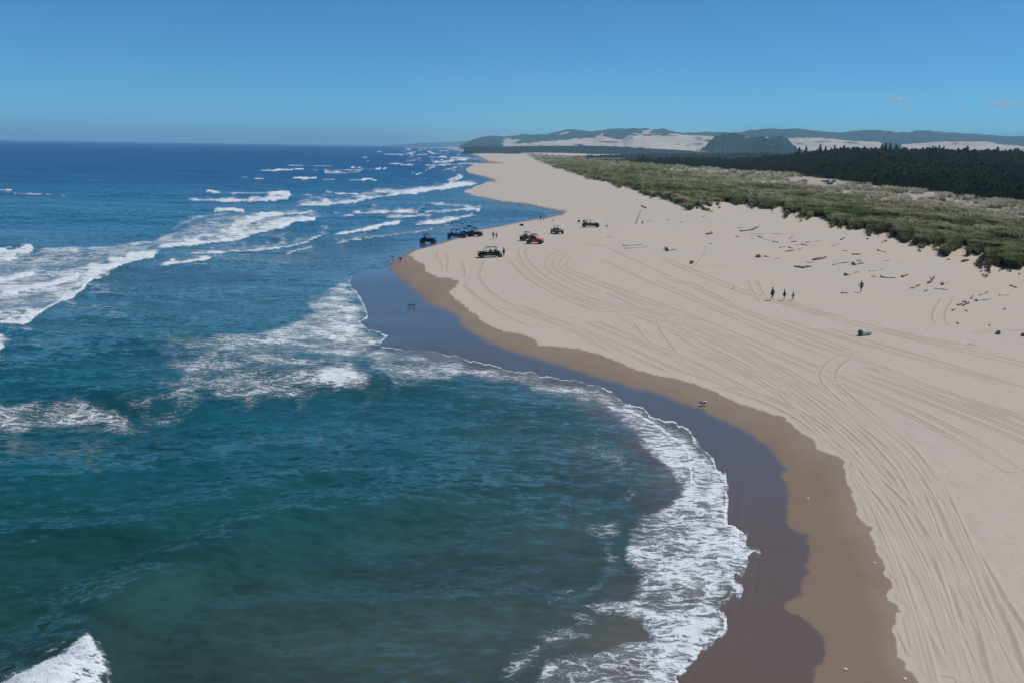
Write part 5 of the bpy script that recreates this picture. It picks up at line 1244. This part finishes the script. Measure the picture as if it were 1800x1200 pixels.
LOGS = [
 (1094,432.5,1129,431,.16,'p','long bleached log, the upper one of two lying parallel right of the red buggy',0,.03,0,.8,1,0),
 (1098,437.3,1141,434.2,.14,'p','longer bleached log, the lower one of two lying parallel right of the red buggy',0,.05,0,.5,1,1),
 (1172,441.5,1188,439.5,.32,'p','short white log with a dark upright root end, alone in mid beach',.8,.05,0,.6,1,0),
 (1214,464,1218.5,462.5,.25,'d','small dark round stump alone on the sand below the white log with roots',0,.05,0,.8,1.3,0),
 (1241,413,1252,411.3,.24,'d','dark knobbly log alone left of the driftwood line, highest up the beach',0,.08,.1,1.2,1,0),
 (1247,429,1253,429.2,.10,'g','small grey stick below the dark knobbly log',0,.05,0,.6,1,0),
 (1297,402,1308,401,.12,'g','short grey log just above the long dark one with the upturned end',0,.03,0,.6,1,0),
 (1300,407.3,1333,404.6,.20,'d','long dark log with an upturned right end, highest in the driftwood line',0,.06,.28,.8,1,0),
 (1293,416,1300,417.2,.11,'g','small grey stick left of the thin pale branch',0,.03,0,.6,1,0),
 (1318,412.7,1344,410.8,.07,'g','thin grey branch lying level below the long upturned log',0,.08,0,.5,1,1),
 (1332,416,1341,419.2,.13,'d','short dark log slanting down to the right below the thin grey branch',0,.05,0,.7,1,0),
 (1322,420.8,1327,419,.16,'p','small white chunk of wood at the left of the driftwood line',0,.03,0,.8,1,0),
 (1340,420,1362,425,.06,'p','thin pale pole slanting down toward the middle of the line',0,.05,0,.5,1,0),
 (1357,411,1376,412.2,.07,'g','thin grey pole on clear sand nearest the grass edge',0,.04,0,.5,1,0),
 (1358,425,1369,427.2,.12,'d','dark stick at the lower end of the thin pale pole',0,.05,0,.6,1,0),
 (1387,420.6,1394,416.8,.12,'g','grey stick tilted up to the right, standing clear of the others',0,.04,.2,.6,1,0),
 (1391,426.5,1400,424.8,.15,'d','dark forked chunk in the middle of the line',0,.08,0,.7,1,1),
 (1370,436,1381,433.8,.13,'g','grey log, left end of the lower row of three',0,.05,0,.6,1,0),
 (1385,434.6,1393,437.2,.13,'d','dark log in the lower row, tilted down to the right',0,.05,0,.6,1,0),
 (1381,442.8,1398,440.2,.14,'d','dark log lowest in the row, lying nearly level',0,.08,0,.7,1,0),
 (1404,439.2,1408.5,438,.12,'g','grey scrap at the right end of the lowest dark log',0,.04,0,.7,1,0),
 (1417,427,1424,426,.13,'d','dark chunk right of the forked chunk',0,.05,0,.7,1,0),
 (1409,429.6,1418,432.2,.11,'d','dark stick just below the dark chunk, tilted down right',0,.05,0,.7,1,0),
 (1398,431,1440,431.5,.05,'p','very thin pale pole running level through the line',0,.04,0,.5,1,0),
 (1433,425,1443,424.3,.09,'g','grey stick at the right end of the thin level pole',0,.05,0,.6,1,0),
 (1477,422.2,1485,419.6,.18,'d','dark chunk alone just below the grass, under the white jug',0,.06,.1,.7,1,0),
 (1462,433.8,1468,432,.13,'g','grey chunk, lower left one of two below the grass edge',0,.05,0,.7,1,0),
 (1470,430.2,1475,428.8,.10,'g','grey chunk, upper right one of two below the grass edge',0,.05,0,.7,1,0),
 (1481,441.6,1491,441.6,.10,'g','level grey stick above the dark spindle-shaped log',0,.04,0,.6,1,0),
 (1497,448,1514,448,.16,'d','dark spindle-shaped log lying level on clear sand',0,.02,0,.7,1,0),
 (1430,458.2,1453,453.2,.30,'d','thick black log, the heaviest dark piece in mid beach',0,.05,.05,.45,1,0),
 (1417,461.5,1431,462.6,.08,'g','thin grey branch left of the thick black log',0,.06,0,.6,1,0),
 (1396,469.4,1411,471.2,.17,'d','black log, left half of a touching pair lowest on the beach',0,.03,0,.9,1,0),
 (1410,471.8,1426,468.8,.24,'d','black log, thicker right half of a touching pair lowest on the beach',0,.05,0,.6,1,0),
 (1461,466.2,1491,462,.09,'g','long thin grey branch leading to the grey root mass',0,.09,.05,.8,1,1),
 (1500,466.2,1519,463.2,.26,'g','grey root mass with stubs in mid beach',.4,.06,0,.5,.8,2),
 (1506,459.2,1511,457.2,.12,'g','grey scrap just above the grey root mass',0,.05,0,.7,1,0),
 (1486,484.6,1511,478.3,.17,'p','pale log with a dark root end, pointing up to the right above the lone walker',1.0,.03,.03,.7,1,0),
 (1543,440.8,1558,444.2,.13,'g','grey log with a dark head near the grass, tilted down right',.5,.05,0,.4,1,0),
 (1549,426,1553,426.6,.12,'g','small grey chunk tight against the grass noses',0,.05,0,.7,1,0),
 (1547,474.4,1601,456.4,.09,'p','very long straight white pole slanting up to the right',0,.006,0,.6,1,0),
 (1528,477,1539.5,476,.19,'p','bright white flat chunk at the foot of the long white pole',0,.03,0,.7,.6,0),
 (1554,459,1565,459.2,.07,'g','thin grey stick above the long white pole',0,.04,0,.6,1,0),
 (1532,487.2,1540,486.6,.13,'g','grey lump left of the bleached log with the dark butt',0,.05,0,.7,.8,0),
 (1549,488,1575,489.4,.18,'p','bleached log with dark butt lying level right of the lone walker',.4,.04,0,.5,1,0),
 (1584,487.6,1597,483.8,.19,'d','dark log with a long point, right of the bleached log with dark butt',0,.07,.05,.5,1,0),
 (1478,515.2,1490.5,516,.19,'d','dark flat plank lying just left of the lone walker',0,.01,0,.9,.4,0),
 (1630,498.6,1643,492.2,.17,'d','dark forked branch standing up to the right',0,.08,.25,.9,1,2),
 (1600,507.4,1608,506.8,.13,'d','dark chunk, left one of two small ones below the forked branch',0,.06,0,.7,1,0),
 (1611,504.4,1616.5,501,.13,'d','dark chunk, right one of two small ones below the forked branch',0,.06,.1,.7,1,0),
 (1656,501,1666,495.8,.20,'p','short white log with a dark lower end right of the forked branch',.3,.03,0,.8,1,0),
 (1642,508,1667,510,.13,'g','low grey half-buried branch below the short white log',0,.09,0,.6,.6,1),
 (1625,512.6,1631,511,.13,'g','small grey chunk between the two small dark ones and the buried branch',0,.05,0,.7,1,0),
 (1775,502,1787,506.8,.12,'g','grey log alone at the right under the grass, tilted down right',0,.03,0,.7,1,0),
 (1683,537.4,1691,534.8,.13,'d','dark stick, left end of the tangle at the right',0,.08,.1,.7,1,1),
 (1692,530.4,1704,534.2,.10,'d','dark stick slanting down through the tangle at the right',0,.08,0,.7,1,1),
 (1692,538,1703,533.2,.15,'d','thick dark stick slanting up through the tangle at the right',0,.06,.1,.6,1,1),
 (1706,525.6,1711,521.6,.12,'g','grey stub above the tangle at the right',0,.05,.2,.7,1,0),
 (1719,519.4,1739,515.2,.07,'g','thin bowed grey branch above the pale arched log',0,.16,.1,.9,1,0),
 (1716,529.6,1741,526.4,.14,'p','pale arched log with dark end at the right',.6,.10,.0,.6,1,0),
 (1757,519.6,1776,518.8,.07,'p','thin pale branch at the right beside the bowed one',.4,.05,0,.6,1,0),
 (1673,546.4,1680.5,543.2,.10,'d','small dark stick below the tangle, left of another scrap',0,.06,0,.7,1,0),
 (1696,546,1701.5,547.4,.10,'g','small grey scrap below the tangle',0,.05,0,.7,1,0),
 (1764,543.6,1768,544.6,.11,'g','small grey chunk alone at the right below the thin pale branch',0,.05,0,.8,1,0),
 (1681.5,568,1685.5,569.6,.10,'d','small dark scrap alone on the sand below the tangle',0,.05,0,.8,1,0),
 (1738,571,1741,573.6,.07,'g','tiny grey scrap above the upright dark stump',0,.05,0,.8,1,0),
 (1700,605,1718,606.2,.05,'g','thin grey stick half buried in the lowest sand at the right',0,.04,0,.6,.7,0),
 (1288,508.3,1290,506.6,.08,'d','tiny dark stub alone left of the three walkers',0,.05,.6,.8,1,0),
 (1797,591,1806,589,.22,'d','dark log cut off by the right edge of the picture',0,.05,0,.8,1,0),
 (1138,388.8,1143.5,388.4,.12,'g','grey stick right of the leaning pole',0,.04,0,.7,1,0),
 (1172.5,387.4,1176,386.6,.14,'d','dark chunk under the grass, second right of the leaning pole',0,.05,0,.8,1,0),
 (1196,392,1200.5,390.8,.14,'g','grey chunk under the grass, third right of the leaning pole',0,.05,0,.8,1,0),
 (1234,382,1239.5,381,.14,'g','grey chunk close under the sandy gap in the grass',0,.05,0,.8,1,0),
 (1343,451.6,1351.5,451.8,.15,'d','short dark log right beside the black lumpy stump',0,.04,0,.6,1,0),
 (1363,454.6,1371,454.9,.06,'g','thin grey stick right of the black lumpy stump',0,.04,0,.6,1,0),
 (1066,417,1075,417.4,.06,'g','thin grey stick on bare sand under the olive buggy',0,.03,0,.7,1,0),
]
for (x1, y1, x2, y2, r, tone, lab, re_, kink, lf, tp, fl, br) in LOGS:
    log(x1, y1, x2, y2, r, tone, lab, re_, kink, lf, tp, fl, branches=br)
def lump(px, py, r, h, mat, label, name='driftwood_stump', cat='driftwood', group=GD, seed=1):
    rr = random.Random(seed); V = []; F = []; n = 12; m = 6
    for i in range(m+1):
        f = i/m; k = r*(1.15-.55*f**1.6)*(1 if i < m else .45)
        for j in range(n):
            a = 2*math.pi*j/n; q = k*(1+.22*math.sin(2*a+seed)+.12*rr.uniform(-1, 1)); V.append((q*math.cos(a)+.25*h*f, q*math.sin(a), h*f-.08+(.05*rr.uniform(-1, 1) if i == m else 0)))
    for i in range(m):
        for j in range(n): F.append((i*n+j, i*n+(j+1) % n, (i+1)*n+(j+1) % n, (i+1)*n+j))
    F.append(tuple(range(m*n, (m+1)*n)))
    mb = MB(); mb.add(V, F); o = mb.build(name, mat, None, True); o.location = spot(px, py); return tag(o, label, cat, group)
lump(1332, 452.5, .42, .62, W_DARK, 'black lumpy stump, leftmost of the dark pieces low on the beach', seed=2)
lump(1753, 587.5, .20, .52, W_DARK, 'upright dark stump with a pale chip beside it at the right', seed=3)
lump(1128.5, 393.0, .20, .75, simple_mat('dark_sack', (.06, .05, .045), .9, var=.3), 'dark upright bag standing right of the leaning pole', 'bag', 'bag', None, 4)
# the short sawn log
a = spot(1511.5, 590.0); b = spot(1529, 588.0)
r = tag(empty('sawn_log', (a+b)/2, math.atan2(b.y-a.y, b.x-a.x)), 'short thick bleached log with a dark sawn end, alone below the walkers', 'driftwood', GD)
L = (b-a).length; q = MB(); pts = [(-L/2+L*k/6, .02*math.sin(k), .31+.01*math.cos(2*k)) for k in range(7)]; q.tube(pts, .36, 16, .30); q.build('trunk', W_PALE, r, True)
q = MB(); q.tube([(-L/2-.02, 0, .30), (-L/2-.005, 0, .30)], .345, 16); q.build('cut_face', W_CUT, r)
# white jug under the grass
r = empty('plastic_jug', spot(1488, 412.5), 1.0, 'white plastic jug lying on the sand under the grass edge', 'jug')
PLW = simple_mat('white_plastic', (.75, .76, .76), .4)
q = MB(); q.tube([(-.3, 0, .16), (-.27, 0, .16), (.15, 0, .16), (.26, 0, .15), (.34, 0, .14)], .16, 10); q.build('body', PLW, r, True)
q = MB(); q.tube([(.34, 0, .14), (.42, 0, .14)], .06, 8); q.build('neck', PLW, r); q = MB(); q.tube([(-.05, 0, .34), (.02, 0, .42), (.18, 0, .40), (.22, 0, .28)], .02, 6); q.build('handle', PLW, r)

# ---- gulls
GW = simple_mat('gull_white', (.70, .70, .68), .8); GG = simple_mat('gull_wing_grey', (.18, .18, .19), .8); GB = simple_mat('gull_bill', (.55, .32, .06), .6)
def gull(px, py, rz, label, wingm=GG, bodym=GW, s=1.0):
    r = empty('gull', spot(px, py), rz, label, 'gull', 'gulls at the water\'s edge'); r.scale = (s, s, s)
    q = MB(); V = []; F = []; n = 10
    prof = [(-.34, .0, .19), (-.26, .035, .20), (-.14, .075, .205), (0, .10, .215), (.12, .09, .235), (.19, .055, .29), (.215, .042, .34), (.245, .052, .375), (.285, .040, .385), (.315, .014, .375)]
    for x, rr, z in prof:
        for j in range(n): a = 2*math.pi*j/n; V.append((x, rr*math.cos(a)*.9, z+rr*math.sin(a)))
    for i in range(len(prof)-1):
        for j in range(n): F.append((i*n+j, i*n+(j+1) % n, (i+1)*n+(j+1) % n, (i+1)*n+j))
    q.add(V, F); q.build('body', bodym, r, True)
    for sy in (-1, 1):
        w = MB(); w.prism([(.12, .27), (.05, .18), (-.2, .17), (-.42, .22), (-.2, .29), (0, .31)], sy*.085-.012, sy*.085+.012, .1); w.build('wing', wingm, r)
        w = MB(); w.tube([(.0, sy*.04, .14), (.01, sy*.04, .0), (.06, sy*.04, .008)], .009, 5); w.build('leg', GB, r)
    w = MB(); w.tube([(.31, 0, .373), (.37, 0, .36)], .013, 6, .004); w.build('bill', GB, r)
gull(1237.5, 712.5, R_(15), 'white gull standing where the dark wet sand meets the tan band', s=1.25)
gull(719.5, 539.5, R_(170), 'dark gull on the mirror-wet sand, left of a pair', bodym=GG, s=1.1); gull(727.5, 539.2, R_(10), 'dark gull on the mirror-wet sand, right of a pair', bodym=GG, s=1.0)
# ---- shells
SH = simple_mat('shell_white', (.75, .72, .66), .6)
for k, (px, py, lab) in enumerate([(1420.5,875,'white shell on the damp band beside the deepest bend of wet sand'),(1537.5,989,'white shell at the brink of the dry sand'),(1486,1175,'white shell on the damp band at the bottom of the picture'),(1590,1192,'white shell in the bottom corner by the dry sand edge'),(1203.5,752,'small white shell at the foam edge')][:4]):
    q = MB(); V = [(0, 0, .055)]; F = []
    for j in range(10): a = math.pi*(j/9)*1.2-.3; V.append((.08*math.cos(a), .08*math.sin(a), .012+.008*(j % 2)))
    V.append((0, -.08, .0))
    for j in range(1, 10): F.append((0, j, j+1))
    F += [(0, 10, 11), (0, 11, 1)]
    q.add(V, F); o = q.build('shell', SH, None); o.location = spot(px, py, .01); o.rotation_euler = (0, 0, k*1.3); tag(o, lab, 'shell', 'shells on the damp sand')
# ================================================================== clouds low over the land
def cloud(pxpy, w_px, h_px, D, dens, label, seed, flat=1.0, n=9):
    V = []; F = []; rr = random.Random(seed); s = D/FPX
    c = at_dist(np.array([pxpy[0]]), np.array([pxpy[1]]), np.array([D]))[0]
    bm = bmesh.new()
    for k in range(n):
        u = rr.uniform(-1, 1); R1 = (1-abs(u)**1.5*.65)*h_px*.55*rr.uniform(.7, 1.1)*s
        mt = Matrix.Translation((u*w_px*.5*s, rr.uniform(-.3, .3)*w_px*s*.5, R1*.35*rr.uniform(.2, 1.2))) @ Matrix.Diagonal((rr.uniform(1.1, 1.7), 1.2, rr.uniform(.7, 1.0), 1))
        ret = bmesh.ops.create_icosphere(bm, subdivisions=3, radius=R1, matrix=mt)
    for v in bm.verts:
        p = v.co/(h_px*s); d = fbm(np.array([p.x*3+seed]), np.array([p.z*3+p.y*2]), seed, 3)[0]-.5
        v.co += v.co.normalized()*d*h_px*s*.35
        if v.co.z < -h_px*s*.28: v.co.z = -h_px*s*.28 + (v.co.z+h_px*s*.28)*.25
    me = bpy.data.meshes.new('cloud'); bm.to_mesh(me); bm.free()
    t = NT('cloud_vapour'); pv = t.n('VolumePrincipled'); pv.inputs['Color'].default_value = (1, 1, 1, 1); pv.inputs['Density'].default_value = dens; pv.inputs['Anisotropy'].default_value = .2
    t.l(pv.outputs[0], t.out.inputs['Volume'])
    o = link('cloud', me, t.mat); o.location = c; return tag(o, label, 'cloud')
cloud((1578,178), 42, 10, 36000, .004, 'small white puff cloud, brightest in the sky above the right-hand hills', 3)
cloud((1598,196), 16, 9, 36000, .003, 'faint small puff just under the bright white cloud', 5, n=5)
cloud((1690,192), 36, 7, 37000, .0022, 'faint thin cloud between the bright puff and the right edge', 9, n=6)
cloud((1765,184), 80, 16, 38000, .0012, 'wide pale cloud bank at the right edge of the sky', 7, n=10)
cloud((1120,190), 60, 6, 38000, .0014, 'faint flat wisp above the left end of the hills', 15, n=9)
cloud((1065,212), 40, 5, 39000, .0012, 'faint low wisp just over the left part of the hills', 18, n=7)
# ================================================================== air
t = NT('haze_air'); t.t.nodes.remove(t.out); t.out = t.n('OutputMaterial')
pv = t.n('VolumePrincipled'); pv.inputs['Color'].default_value = (0.47, 0.81, 1.0, 1); pv.inputs['Density'].default_value = 9.0e-5; pv.inputs['Anisotropy'].default_value = 0.0
t.l(pv.outputs[0], t.out.inputs['Volume'])
Xh, Y0, Y1, Zb, Zt = 46000, -9000, 33000, -6.0, 330.0
Vh = [(-Xh, Y0, Zb), (Xh, Y0, Zb), (Xh, Y1, Zb), (-Xh, Y1, Zb), (-Xh, Y0, Zt), (Xh, Y0, Zt), (Xh, Y1, Zt), (-Xh, Y1, Zt)]
me = bpy.data.meshes.new('haze'); me.from_pydata(Vh, [], [(0,3,2,1),(4,5,6,7),(0,1,5,4),(1,2,6,5),(2,3,7,6),(3,0,4,7)])
hz = link('haze', me, t.mat); tag(hz, kind='stuff')
